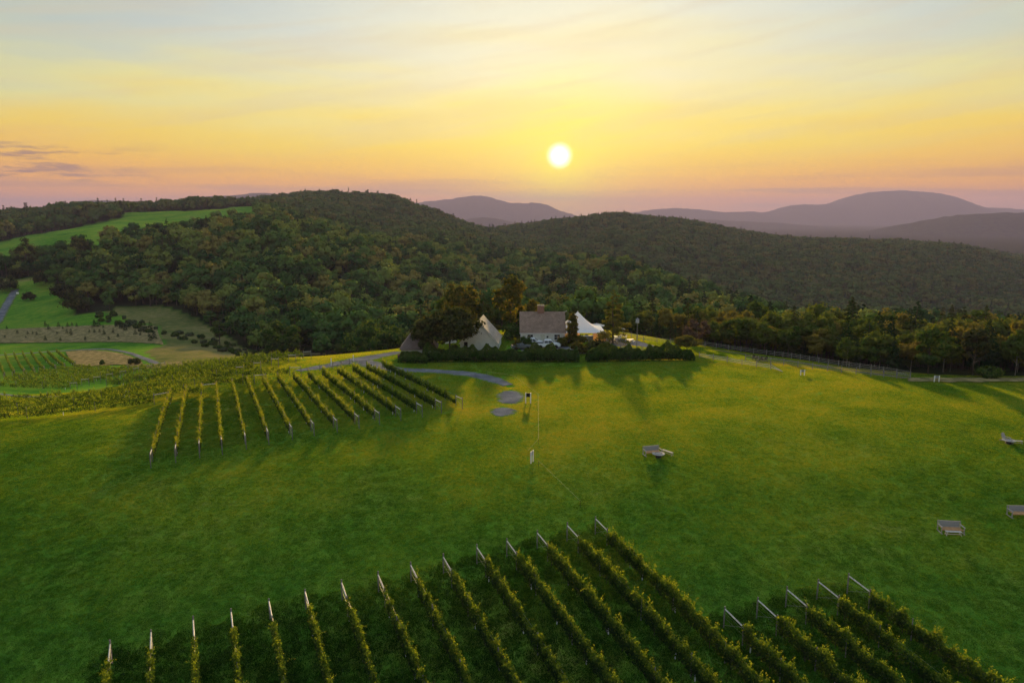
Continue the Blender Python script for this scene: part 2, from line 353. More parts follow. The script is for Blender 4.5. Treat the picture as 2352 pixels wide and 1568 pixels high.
def make_terrain():
    X = US[:, None] * YS[None, :]; Y = np.repeat(YS[None, :], NU, 0)
    v = np.stack([X, Y, ZT], -1).reshape(-1, 3)
    i, j = np.meshgrid(np.arange(NU - 1), np.arange(NY - 1), indexing='ij'); a = (i * NY + j).ravel()
    f = np.stack([a, a + NY, a + NY + 1, a + 1], 1)
    me = mesh_np('terrain', v, f, [GROUND], smooth=True)
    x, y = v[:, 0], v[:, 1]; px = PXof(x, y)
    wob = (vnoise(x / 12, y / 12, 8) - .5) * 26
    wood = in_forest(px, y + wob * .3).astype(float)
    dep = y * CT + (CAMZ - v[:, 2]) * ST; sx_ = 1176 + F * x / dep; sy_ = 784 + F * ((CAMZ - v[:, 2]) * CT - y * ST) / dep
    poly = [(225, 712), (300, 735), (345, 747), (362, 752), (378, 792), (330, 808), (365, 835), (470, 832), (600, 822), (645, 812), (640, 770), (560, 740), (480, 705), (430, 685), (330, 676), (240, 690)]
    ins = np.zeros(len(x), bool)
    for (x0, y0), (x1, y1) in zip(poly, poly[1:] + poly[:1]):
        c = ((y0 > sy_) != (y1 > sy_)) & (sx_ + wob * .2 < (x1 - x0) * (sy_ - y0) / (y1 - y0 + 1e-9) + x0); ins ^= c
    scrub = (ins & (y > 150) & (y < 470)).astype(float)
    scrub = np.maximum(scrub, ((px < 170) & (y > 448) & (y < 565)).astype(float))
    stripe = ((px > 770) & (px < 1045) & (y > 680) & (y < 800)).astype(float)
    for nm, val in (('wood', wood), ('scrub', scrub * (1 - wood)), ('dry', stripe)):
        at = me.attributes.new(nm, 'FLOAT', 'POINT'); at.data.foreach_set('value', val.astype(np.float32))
    return tag(link('terrain', me), 'rolling grassy hilltop and valley ground under the vineyard', None, None, 'structure')
make_terrain()
# ------------------------------------------------------------------ far mountains
def mountain_material():
    m, t = newmat('wooded_mountain')
    g = nd('ShaderNodeNewGeometry', t)
    n = nd('ShaderNodeTexNoise', t); lk(g.outputs['Position'], n.inputs['Vector'], t); n.inputs['Scale'].default_value = .03; n.inputs['Detail'].default_value = 8; n.inputs['Roughness'].default_value = .7
    d = nd('ShaderNodeBsdfDiffuse', t); lk(ramp(n.outputs[0], [(.35, (.015, .022, .012)), (.65, (.045, .055, .025))], t), d.inputs['Color'], t)
    b = nd('ShaderNodeBump', t); b.inputs['Strength'].default_value = .8; b.inputs['Distance'].default_value = 12; lk(n.outputs[0], b.inputs['Height'], t); lk(b.outputs[0], d.inputs['Normal'], t)
    finish(t, d.outputs[0]); return m
MOUNT = mountain_material()
def mountain(name, label, prof, y, depth, rough=4.0, seed=1):
    """a real ridge: crest along the bearing profile at distance y, falling off to both sides"""
    prof = np.array(prof, float); n = 220; m = 31
    pxs = np.linspace(prof[0, 0], prof[-1, 0], n)
    # smooth crest through the points
    pys = np.interp(pxs, prof[:, 0], prof[:, 1]); k = np.ones(7) / 7; pys = np.convolve(np.pad(pys, 3, mode='edge'), k, 'valid')
    u = (pxs - 1176) / F * CT
    crest = CAMZ + y * np.array([slope(p) for p in pys])
    s = np.linspace(-1, 1, m); V = []
    base = -165.0
    for i in range(n):
        for sj in s:
            yy = y + sj * depth
            fall = (math.cos(sj * PI) + 1) / 2; fall = fall ** .8
            spur = (float(vnoise(np.array(u[i] * y / 420), np.array(seed * 7.0), seed)) - .5)
            z = base + (crest[i] - base) * fall
            z += (1 - abs(sj)) * (abs(sj) * 4) * spur * 60 * min(1, (crest[i] - base) / 150)
            x = u[i] * y
            z += (float(vnoise(np.array(x / 60), np.array(yy / 60), seed + 2)) - .5) * rough
            V.append((x, yy, z))
    V = np.array(V); i, j = np.meshgrid(np.arange(n - 1), np.arange(m - 1), indexing='ij'); a = (i * m + j).ravel()
    return tag(link(name, mesh_np(name, V, np.stack([a, a + m, a + m + 1, a + 1], 1), [MOUNT], smooth=True)), label, None, None, 'structure')
mountain('mountain', 'long hazy mountain with a rounded double summit', [(1380, 500), (1500, 483), (1560, 478), (1600, 482), (1650, 489), (1700, 488), (1722, 485), (1765, 489), (1790, 480), (1812, 471), (1860, 469), (1900, 470), (1935, 461), (1965, 448), (2000, 442), (2045, 438), (2090, 438), (2120, 443), (2145, 447), (2180, 462), (2200, 471), (2240, 478), (2285, 477), (2320, 483), (2360, 486), (2480, 492), (2700, 500)], 12000, 2200, 20, 2)
mountain('mountain', 'hazy mountain with a peak under the sun', [(880, 480), (980, 464), (1030, 459), (1060, 455), (1090, 450), (1112, 450), (1135, 455), (1160, 463), (1185, 467), (1215, 466), (1240, 466), (1262, 472), (1290, 486), (1340, 500)], 10800, 1900, 18, 5)
mountain('mountain', 'low hazy foothill between the wooded hills', [(1040, 515), (1080, 503), (1110, 500), (1140, 503), (1180, 512), (1240, 525)], 6900, 750, 8, 7)
mountain('mountain', 'low far ridge behind the high fields', [(-300, 488), (0, 483), (60, 484), (130, 482), (160, 474), (200, 464), (235, 460), (262, 461), (300, 470), (400, 462), (460, 455), (520, 450), (560, 447), (600, 443), (640, 446), (700, 462), (760, 480)], 7800, 1400, 16, 9)
mountain('mountain', 'dark wooded ridge in front of the double summit', [(1950, 556), (2020, 541), (2080, 527), (2130, 515), (2180, 506), (2230, 496), (2270, 490), (2310, 488), (2352, 489), (2450, 482), (2600, 486), (2800, 500)], 5200, 1000, 14, 11)

mountain('mountain', 'faint low ridge at the foot of the double summit', [(1400, 512), (1500, 505), (1600, 503), (1700, 508), (1780, 511), (1850, 519), (1950, 532), (2050, 541), (2300, 552), (2700, 560)], 8400, 1500, 8, 13)
# ------------------------------------------------------------------ haze
def haze():
    m, t = newmat('haze')
    v = nd('ShaderNodeVolumePrincipled', t)
    v.inputs['Color'].default_value = (.38, .37, .72, 1); v.inputs['Density'].default_value = 0.8e-4; v.inputs['Anisotropy'].default_value = .2
    o = nd('ShaderNodeOutputMaterial', t); lk(v.outputs[0], o.inputs['Volume'], t)
    b = MB().box((0, 7000, 130), (38000, 27000, 640))
    tag(b.build('haze', m), 'thin evening haze over hills and valley', None, None, 'stuff')
haze()

# ------------------------------------------------------------------ roads and meadows
def gravel_material():
    m, t = newmat('gravel')
    g = nd('ShaderNodeNewGeometry', t)
    n = nd('ShaderNodeTexNoise', t); lk(g.outputs['Position'], n.inputs['Vector'], t); n.inputs['Scale'].default_value = 5; n.inputs['Detail'].default_value = 8; n.inputs['Roughness'].default_value = .75
    n2 = nd('ShaderNodeTexNoise', t); lk(g.outputs['Position'], n2.inputs['Vector'], t); n2.inputs['Scale'].default_value = .4; n2.inputs['Detail'].default_value = 4
    f = mth('ADD', mth('MULTIPLY', n.outputs[0], .5, tree=t), mth('MULTIPLY', n2.outputs[0], .5, tree=t), tree=t)
    p = nd('ShaderNodeBsdfPrincipled', t); p.inputs['Roughness'].default_value = 1.0; p.inputs['Specular IOR Level'].default_value = 0
    e = nd('ShaderNodeAttribute', t); e.attribute_name = 'edge'
    n3 = nd('ShaderNodeTexNoise', t); lk(g.outputs['Position'], n3.inputs['Vector'], t); n3.inputs['Scale'].default_value = 1.1; n3.inputs['Detail'].default_value = 7; n3.inputs['Roughness'].default_value = .7
    fr = maprange(mth('ADD', e.outputs['Fac'], mth('MULTIPLY', mth('SUBTRACT', n3.outputs[0], .5, tree=t), 1.7, tree=t), tree=t), .50, .80, tree=t)
    grav = ramp(f, [(.36, (.085, .088, .10)), (.5, (.155, .158, .175)), (.64, (.24, .24, .25))], t)
    lk(mixc(fr, grav, ramp(n.outputs[0], [(.35, (.06, .14, .018)), (.6, (.15, .20, .03))], t), t), p.inputs['Base Color'], t)
    b = nd('ShaderNodeBump', t); b.inputs['Strength'].default_value = .6; b.inputs['Distance'].default_value = .03; lk(n.outputs[0], b.inputs['Height'], t); lk(b.outputs[0], p.inputs['Normal'], t)
    finish(t, p.outputs[0]); return m
GRAVEL = gravel_material()
ROADS = []                                              # (centre line, half width) in plan, used to keep grass off them
def spline(pts, n):
    pts = [Vector(p) for p in pts]; out = []
    for k in range(n):
        t = k / (n - 1) * (len(pts) - 1); i = min(int(t), len(pts) - 2); f = t - i
        p0, p1, p2, p3 = pts[max(i - 1, 0)], pts[i], pts[i + 1], pts[min(i + 2, len(pts) - 1)]
        out.append(0.5 * ((2 * p1) + (p2 - p0) * f + (2 * p0 - 5 * p1 + 4 * p2 - p3) * f * f + (3 * p1 - p0 - 3 * p2 + p3) * f ** 3))
    return out
def ribbon(name, label, pix, width, mat=None, n=70, lift=.05):
    c = [G(*p) for p in pix]; c = spline([(p.x, p.y, 0) for p in c], n); V = []; m = 7; ED = []
    for i, p in enumerate(c):
        d = (c[min(i + 1, n - 1)] - c[max(i - 1, 0)]).normalized(); s = Vector((-d.y, d.x, 0))
        w = (width if not hasattr(width, '__len__') else np.interp(i / (n - 1), np.linspace(0, 1, len(width)), width)) * (1 + .22 * (float(vnoise(np.array(i * .35), np.array(len(name) * 1.3), 12)) - .5))
        for k in range(m):
            q = p + s * w * (k / (m - 1) - .5)
            ed = abs(k / (m - 1) * 2 - 1); ed = max(ed, 1 - min(i, n - 1 - i) / (n * .12)) if n < 40 else ed; ED.append(ed)
            V.append((q.x, q.y, float(gz(q.x, q.y)) + (lift * .5 + (.0002 if q.y < 180 else .0005) * q.y) * (1 if ed < .9 else -.4)))
    w0 = np.interp(np.linspace(0, 1, n), np.linspace(0, 1, len(width)), width) if hasattr(width, '__len__') else np.full(n, width)
    ROADS.append((np.array([(p.x, p.y) for p in c]), w0 / 2 * .9 - .55))
    i, j = np.meshgrid(np.arange(n - 1), np.arange(m - 1), indexing='ij'); a = (i * m + j).ravel()
    me = mesh_np(name, np.array(V), np.stack([a, a + 1, a + m + 1, a + m], 1), [mat or GRAVEL], smooth=True); me.attributes.new('edge', 'FLOAT', 'POINT').data.foreach_set('value', np.array(ED, np.float32))
    return tag(link(name, me), label, None, None, 'structure')
c8 = lambda x, y: (588 + x * .2919, 784 + y * .2919)     # zoomed crops of the photograph to frame units
c7 = lambda x, y: (x * .2919, 637 + y * .2919)
ribbon('road', 'gravel drive to the house', [c8(1130, 82), c8(1010, 105), c8(900, 125), c8(780, 150), c8(620, 182), c8(470, 208), c8(330, 232)], [5.5, 6.5, 8, 8, 6, 5, 3.5])
ribbon('path', 'gravel spur in front of the hedge', [c8(820, 150), c8(960, 195), c8(1120, 220), c8(1400, 234), c8(1680, 258), c8(1850, 295), c8(1985, 345)], [6.5, 5.5, 4.5, 4.2, 4.6, 4.8, 3.0], lift=.07)
ribbon('path', 'square gravel patch in the lawn', [c8(1996, 388), c8(2004, 440), c8(1990, 490)], [2.6, 5.0, 5.6, 5.4, 2.8], n=26)
ribbon('path', 'small gravel patch nearest to the camera', [c8(1966, 522), c8(1940, 556), c8(1915, 590)], [1.8, 5.0, 5.2, 4.0, 1.2], n=26)
ribbon('road', 'thin gravel track across the valley', [c7(-150, 628), c7(0, 612), c7(250, 596), c7(500, 578), c7(700, 568), c7(850, 567), c7(1000, 592), c7(1110, 630), c7(1180, 655), c7(1250, 684)], 3.0, n=110)
ribbon('road', 'pale track below the lower vines', [c7(-120, 905), c7(0, 918), c7(150, 934), c7(330, 940), c7(480, 936), c7(600, 925)], 2.4)
ribbon('road', 'gravel lane climbing the valley meadow', [c7(-60, 380), c7(0, 315), c7(40, 240), c7(80, 170), c7(120, 100)], 6.0)
ribbon('patio', 'grey paved terrace beyond the tent', [(1385, 788), (1430, 784), (1475, 792), (1520, 800)], [13, 12, 6, 2.5], plain('paving', (.16, .165, .19), 1.0, .2, 1.2, spec=0))
ribbon('road', 'gravel parking court by the house', [(1195, 801), (1240, 800), (1330, 801)], 9.0, lift=.06)
ribbon('path', 'earth lane between the rail fences', [(1640, 803), (1800, 826), (1950, 850), (2080, 868)], [1.6, 2.2, 2.2, 1.6], plain('trodden_earth', (.15, .125, .085), 1, .3, .8, spec=0))

def meadow_material():
    m, t = newmat('dry_meadow')
    g = nd('ShaderNodeNewGeometry', t)
    n = nd('ShaderNodeTexNoise', t); lk(g.outputs['Position'], n.inputs['Vector'], t); n.inputs['Scale'].default_value = .5; n.inputs['Detail'].default_value = 9; n.inputs['Roughness'].default_value = .72
    p = nd('ShaderNodeBsdfPrincipled', t); p.inputs['Roughness'].default_value = 1.0; p.inputs['Specular IOR Level'].default_value = 0
    lk(ramp(n.outputs[0], [(.32, (.075, .085, .03)), (.45, (.17, .145, .06)), (.56, (.30, .23, .105)), (.7, (.42, .33, .16))], t), p.inputs['Base Color'], t)
    b = nd('ShaderNodeBump', t); b.inputs['Strength'].default_value = .9; b.inputs['Distance'].default_value = .5; lk(n.outputs[0], b.inputs['Height'], t); lk(b.outputs[0], p.inputs['Normal'], t)
    finish(t, p.outputs[0]); return m
DRY = meadow_material()
def sheet(name, label, upper, lower, n=90, m=14, lift=.08, mat=None):
    """ground cover between two outlines"""
    A = spline([G(*p) for p in upper], n); B = spline([G(*p) for p in lower], n); V = []
    for i in range(n):
        for k in range(m):
            q = A[i].lerp(B[i], k / (m - 1)); wob = 1.2 * (float(vnoise(np.array(q.x / 2.5), np.array(q.y / 2.5), 21)) - .5) if k in (0, m - 1) else 0
            x, y = q.x, q.y + wob
            V.append((x, y, float(gz(x, y)) + lift + .0006 * y))
    i, j = np.meshgrid(np.arange(n - 1), np.arange(m - 1), indexing='ij'); a = (i * m + j).ravel()
    return tag(link(name, mesh_np(name, np.array(V), np.stack([a, a + 1, a + m + 1, a + m], 1), [mat or DRY], smooth=True)), label, None, None, 'structure')
sheet('meadow', 'tawny plot of the young conifers', [c7(-150, 425), c7(30, 410), c7(350, 396), c7(700, 382), c7(1100, 380), c7(1230, 386)], [c7(-150, 524), c7(0, 520), c7(400, 515), c7(900, 510), c7(1160, 520), c7(1290, 532)])
sheet('meadow', 'tawny rough grass inside the bend of the track', [c7(515, 588), c7(700, 576), c7(900, 592), c7(1020, 622), c7(1110, 660)], [c7(590, 706), c7(760, 700), c7(900, 690), c7(1040, 692), c7(1130, 690)])
sheet('meadow', 'long strip of dry grass along the edge of the hill', [c7(1000, 690), c7(1300, 678), c7(1700, 655), c7(2100, 625), c7(2350, 600), (760, 806), (880, 797)], [c7(1000, 712), c7(1300, 716), c7(1700, 688), c7(2100, 650), c7(2350, 625), (760, 815), (880, 803)])
sheet('meadow', 'fringe of dry grass along the wood edge', [(2085, 868), (2180, 869), (2260, 869), (2352, 869), (2450, 870)], [(2085, 876), (2180, 878), (2260, 878), (2352, 877), (2450, 877)], m=6)

# ------------------------------------------------------------------ plants: prototypes
BARK = plain('bark', (.10, .075, .055), .9, .35, 3, bump=.6)
BIRCH = plain('pale_bark', (.24, .22, .18), .8, .35, 4, bump=.3)
LEAF = leafmat('leaves', [(0, (.022, .058, .018)), (.35, (.048, .105, .028)), (.65, (.105, .175, .042)), (.92, (.21, .25, .055)), (1, (.23, .205, .055))], .14, tcol=(.9, 1.05, .5))
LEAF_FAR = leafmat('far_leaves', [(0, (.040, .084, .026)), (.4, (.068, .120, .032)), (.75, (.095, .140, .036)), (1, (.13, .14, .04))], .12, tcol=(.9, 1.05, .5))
LEAF_NEAR = leafmat('near_leaves', [(0, (.046, .086, .020)), (.4, (.09, .13, .026)), (.75, (.14, .165, .032)), (1, (.19, .16, .036))], .42)
NEEDLE = leafmat('needles', [(0, (.018, .045, .018)), (.6, (.036, .068, .024)), (1, (.07, .085, .028))], .25)
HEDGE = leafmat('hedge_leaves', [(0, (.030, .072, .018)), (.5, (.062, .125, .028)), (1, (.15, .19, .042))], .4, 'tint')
def quads(cen, nor, size, rng, aspect=1.0, up=None):
    """one bent leaf quad at each point, facing nor"""
    n = len(cen); nor = nor / (np.linalg.norm(nor, axis=1, keepdims=True) + 1e-9)
    r = rng.normal(size=(n, 3)) if up is None else up + rng.normal(size=(n, 3)) * .15
    t = np.cross(nor, r); t /= np.linalg.norm(t, axis=1, keepdims=True) + 1e-9
    b = np.cross(nor, t); s = np.asarray(size).reshape(-1, 1) * np.ones((n, 1))
    k = nor * s * .18
    v = np.stack([cen - t * s * .5, cen - b * s * .5 * aspect + k, cen + t * s * .5, cen + b * s * .5 * aspect + k], 1)
    return v.reshape(-1, 3), np.arange(4 * n).reshape(-1, 4)
def ico(c, r, squash=1.0, sub=1):
    bm = bmesh.new(); bmesh.ops.create_icosphere(bm, subdivisions=sub, radius=1)
    v = np.array([tuple(x.co) for x in bm.verts]); f = np.array([[x.index for x in q.verts] for q in bm.faces]); bm.free()
    return v * [r, r, r * squash] + c, f
def set_normals(me, nor):
    nor = nor / (np.linalg.norm(nor, axis=1, keepdims=True) + 1e-9)
    me.polygons.foreach_set('use_smooth', np.ones(len(me.polygons), bool)); me.normals_split_custom_set_from_vertices(nor.tolist()); return me
def crown_mesh(name, seed, R, zc, H, nclump, per, leaf, mat, flat=0.0, core=.62, trunk=True, bark=None, shape='round', lean=0.0):
    """crown of leaf clumps round limbs; uneven outline with gaps. Origin at the foot of the tree."""
    rng = np.random.default_rng(seed); V, Fq, Ft, T, N = [], [], [], [], []; base = 0
    cl = []
    for k in range(nclump):
        for _ in range(30):
            d = rng.normal(size=3); d /= np.linalg.norm(d); r = rng.uniform(.35, .86) ** .6
            if shape == 'cone':
                zz = rng.uniform(-.95, .95); rr = (1 - (zz + 1) / 2) ** .7 * rng.uniform(.5, 1.05); a = rng.uniform(0, 2 * PI); p = np.array([rr * math.cos(a), rr * math.sin(a), zz])
            elif shape == 'flat':
                p = d * r; p[2] = p[2] * .85
                if p[2] < -.42: continue
            else:
                p = d * r; 
                if p[2] < -.55: continue
            if all(np.linalg.norm((p - q)) > .30 * (12 / nclump) ** .33 for q, _ in cl): break
        cl.append((p, rng.uniform(.30, .46) * (14 / nclump) ** .3))
    for p, cr in cl:
        c = np.array([p[0] * R, p[1] * R, zc + p[2] * H / 2]); r = cr * R
        n = int(per * (cr / .38) ** 2); d = rng.normal(size=(n, 3)); d[:, 2] += .25; d /= np.linalg.norm(d, axis=1, keepdims=True)
        rad = r * rng.uniform(.72, 1.08, (n, 1)) * (1 + .25 * np.sin(d[:, :1] * 5 + p[0] * 9) * np.cos(d[:, 1:2] * 4))
        cen = c + d * rad * [1, 1, .8 if shape != 'flat' else .5]
        dd = cen - np.array([0, 0, zc - H * .15]); dd /= np.linalg.norm(dd, axis=1, keepdims=True)
        v, f = quads(cen, d * .7 + dd * .6 + rng.normal(size=(n, 3)) * .38, leaf * rng.uniform(.6, 1.35, n), rng)
        V.append(v); Fq.append(f + base); base += len(v); tt = rng.random() * .5 + .25; N.append(np.repeat(d * .75 + dd * .55 + rng.normal(size=(n, 3)) * .16, 4, 0))
        T.append(np.repeat(np.clip(tt + rng.normal(size=n) * .22 + d[:, 2] * .08, 0, 1), 4))
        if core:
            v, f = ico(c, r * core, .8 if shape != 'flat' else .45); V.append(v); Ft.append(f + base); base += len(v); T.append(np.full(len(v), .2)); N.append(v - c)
    mi = [0] * (sum(len(f) for f in Fq) + sum(len(f) for f in Ft)); mats = [mat]
    if trunk:
        tb = MB(); h0 = zc + H * .1
        tb.tube([(0, 0, -1), (lean * .3, 0, h0 * .5), (lean, 0, h0)], [R * .075, R * .055, R * .03], 6)
        v = np.array(tb.v); fq = np.array([f for f in tb.f if len(f) == 4]); V.append(v); Fq.append(fq + base); base += len(v); T.append(np.zeros(len(v))); N.append(v * [1, 1, 0] + [1e-3, 0, 0])
        mats.append(bark or BARK); mi = [0] * (sum(len(f) for f in Fq[:-1])) + [1] * len(fq) + [0] * sum(len(f) for f in Ft)
    return set_normals(mesh_np(name, np.concatenate(V), [np.concatenate(Fq)] + ([np.concatenate(Ft)] if Ft else []), mats, np.concatenate(T), mi), np.concatenate(N))
def pine_mesh(name, seed, H, R, whorls, per, leaf, mat, z0=.25, droop=.15, trunk=True, gap=0.0, bark=None):
    """conifer: whorls of boughs that carry flat sprays of needles"""
    rng = np.random.default_rng(seed); V, Fq, T = [], [], []; base = 0; tb = MB()
    if trunk: tb.tube([(0, 0, -1), (.1, 0, H * .5), (0, 0, H * .97)], [H * .016, H * .011, .03], 6)
    for w in range(whorls):
        f = w / max(1, whorls - 1); z = H * (z0 + (1 - z0) * f * .96); rr = R * (1 - f) ** .75 * rng.uniform(.8, 1.15) + .25
        nb = max(4, int(7 - 2 * f)); a0 = rng.uniform(0, 6)
        for b in range(nb):
            if rng.random() < gap: continue
            a = a0 + b * 2 * PI / nb + rng.normal() * .25; L = rr * rng.uniform(.6, 1.2); n = max(5, int(per * L / R)); zb = z + rng.uniform(-.6, .6) * H / whorls
            s = rng.uniform(.25, 1, n) ** .7; sp = (rng.random(n) - .5) * .55 * L * (1 - s * .5)
            x = np.cos(a) * L * s - np.sin(a) * sp; y = np.sin(a) * L * s + np.cos(a) * sp
            zz = zb - droop * L * s ** 1.5 + rng.normal(size=n) * .10 * L * .5
            nor = np.stack([np.cos(a) * .5 + rng.normal(size=n) * .4, np.sin(a) * .5 + rng.normal(size=n) * .4, np.full(n, 1.0)], 1)
            v, q = quads(np.stack([x, y, zz], 1), nor, leaf * rng.uniform(.6, 1.3, n), rng, .6); V.append(v); Fq.append(q + base); base += len(v)
            T.append(np.repeat(np.clip(.3 + s * .4 + rng.normal(size=n) * .15, 0, 1), 4))
            if trunk and gap: tb.tube([(0, 0, zb - .1), (math.cos(a) * L * .8, math.sin(a) * L * .8, zb - droop * L * .6)], [H * .006, .02], 4)
    nf = sum(len(f) for f in Fq); mi = [0] * nf; mats = [mat]
    if trunk:
        v = np.array(tb.v); fq = np.array([f for f in tb.f if len(f) == 4]); V.append(v); Fq.append(fq + base); T.append(np.zeros(len(v))); mats.append(bark or BARK); mi += [1] * len(fq)
    return mesh_np(name, np.concatenate(V), np.concatenate(Fq), mats, np.concatenate(T), mi)

def scatter(name, label, pts, rotz, scl, idx, meshes, nrm=None):
    """one uncountable mass: points that carry turn, size and kind, drawn by geometry nodes"""
    n = len(pts); me = bpy.data.meshes.new(name); me.vertices.add(n); me.vertices.foreach_set('co', np.asarray(pts, np.float32).ravel())
    e = np.zeros((n, 3), np.float32); e[:, 2] = rotz
    if nrm is not None: e[:, :2] = nrm
    me.attributes.new('turn', 'FLOAT_VECTOR', 'POINT').data.foreach_set('vector', e.ravel())
    me.attributes.new('size', 'FLOAT', 'POINT').data.foreach_set('value', np.asarray(scl, np.float32))
    me.attributes.new('pick', 'INT', 'POINT').data.foreach_set('value', np.asarray(idx, np.int32))
    o = link(name, me)
    ng = bpy.data.node_groups.new(name, 'GeometryNodeTree')
    ng.interface.new_socket('Geometry', in_out='INPUT', socket_type='NodeSocketGeometry'); ng.interface.new_socket('Geometry', in_out='OUTPUT', socket_type='NodeSocketGeometry')
    gi = ng.nodes.new('NodeGroupInput'); go = ng.nodes.new('NodeGroupOutput'); iop = ng.nodes.new('GeometryNodeInstanceOnPoints'); jn = ng.nodes.new('GeometryNodeJoinGeometry')
    for k, mm in reversed(list(enumerate(meshes))):      # a join lists its newest link first
        po = bpy.data.objects.new(name + '_source', mm)
        oi = ng.nodes.new('GeometryNodeObjectInfo'); oi.inputs['Object'].default_value = po; oi.inputs['As Instance'].default_value = True
        ng.links.new(oi.outputs['Geometry'], jn.inputs[0])
    def na(nm, tp):
        a = ng.nodes.new('GeometryNodeInputNamedAttribute'); a.data_type = tp; a.inputs['Name'].default_value = nm; return a.outputs['Attribute']
    ng.links.new(gi.outputs[0], iop.inputs['Points']); ng.links.new(jn.outputs[0], iop.inputs['Instance'])
    iop.inputs['Pick Instance'].default_value = True
    ng.links.new(na('pick', 'INT'), iop.inputs['Instance Index']); ng.links.new(na('turn', 'FLOAT_VECTOR'), iop.inputs['Rotation']); ng.links.new(na('size', 'FLOAT'), iop.inputs['Scale'])
    ng.links.new(iop.outputs[0], go.inputs[0])
    mod = o.modifiers.new('scatter', 'NODES'); mod.node_group = ng
    return tag(o, label, None, None, 'stuff')

def forest_points():
    rng = np.random.default_rng(11); P = []
    for y0, y1, sp in ((128, 200, 5.4), (200, 420, 8.6), (420, 760, 10.2), (760, 1200, 10.2), (1200, 2050, 10.4)):
        w = y1 * .86; xs = np.arange(-w, w, sp); ys = np.arange(y0, y1, sp * .9)
        X, Y = np.meshgrid(xs, ys); X = X + rng.uniform(-.45, .45, X.shape) * sp; Y = Y + rng.uniform(-.45, .45, Y.shape) * sp
        x, y = X.ravel(), Y.ravel(); k = (np.abs(x) < y * .84 + 25) & (y >= y0) & (y < y1); P.append(np.stack([x[k], y[k]], 1))
    P = np.concatenate(P); px = PXof(P[:, 0], P[:, 1]); y = P[:, 1]
    edge = (vnoise(P[:, 0] / 18, y / 18, 31) - .5) * np.clip(y * .05, 4, 26)
    k = in_forest(px, y + edge) & in_forest(px, y + 2)
    k &= ~((px > 585) & (px < 715) & (y < 248)) & ~((px > 780) & (px < 950) & (y < 222)) & ~((px > 1290) & (px < 1400) & (y < 232))
    # scrubby hollow at the far side of the valley meadow: trees stand apart there
    open_ = (px < 165) & (y > 440) & (y < 575); k &= ~(open_ & (rng.random(len(y)) > .55))
    P, px, y = P[k], px[k], y[k]; z = gz(P[:, 0], y)
    # leave out what a fold of the ground hides for good
    vis = np.ones(len(y), bool)
    for f in np.linspace(.08, .96, 34):
        vis &= (CAMZ + (z + 17 - CAMZ) * f) > gz(P[:, 0] * f, y * f) - 1 + 0 * y
    return P[vis], px[vis], y[vis], z[vis]
FP, FPX, FY, FZ = forest_points()
_rng = np.random.default_rng(5)
conif_w = np.where((FPX > 1250) & (FY < 620), .24, np.where(FY < 900, .12, .08))
FCON = _rng.random(len(FY)) < conif_w
FEDGE = FY - np.interp(FPX, FSTART[:, 0], FSTART[:, 1])
FSC = (.6 + .8 * _rng.random(len(FY)) ** 1.3) * np.where(FPX > 1440, np.interp(FEDGE, [0, 14, 70], [.50, .60, 1.0]), np.interp(FEDGE, [0, 25, 60], [.62, .8, 1.0]))
order = np.argsort(FY); NEAR_N = 215
near_mask = np.zeros(len(FY), bool)
cand = [i for i in order if 600 < FPX[i] < 2420 and FY[i] < 300][:NEAR_N]
near_mask[cand] = True
MID = [crown_mesh('mid_tree', 40 + s, 6.0, 8.8, 10.5, 17, 46, 1.0, LEAF, core=.7) for s in range(5)] + [pine_mesh('mid_pine', 60 + s, 16.5, 3.7, 13, 15, 1.05, NEEDLE, z0=.2) for s in range(3)]
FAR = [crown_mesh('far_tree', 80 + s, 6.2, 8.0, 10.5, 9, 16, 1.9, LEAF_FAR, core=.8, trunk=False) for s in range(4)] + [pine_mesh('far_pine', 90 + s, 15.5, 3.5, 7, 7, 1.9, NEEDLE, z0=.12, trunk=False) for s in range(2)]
def do_forest(sel, meshes, nd_, name, label):
    n = sel.sum(); r = np.random.default_rng(len(meshes)); npn = len(meshes) - nd_
    idx = np.where(FCON[sel], nd_ + r.integers(0, npn, n), r.integers(0, nd_, n))
    scatter(name, label, np.stack([FP[sel][:, 0], FY[sel], FZ[sel] - .3], 1), r.uniform(0, 6.28, n), FSC[sel], idx, meshes)
do_forest(~near_mask & (FY < 800), MID, 5, 'forest', 'dense mixed forest filling the valley behind the hilltop')
do_forest(~near_mask & (FY >= 800), FAR, 4, 'forest', 'unbroken woods covering the far hills')

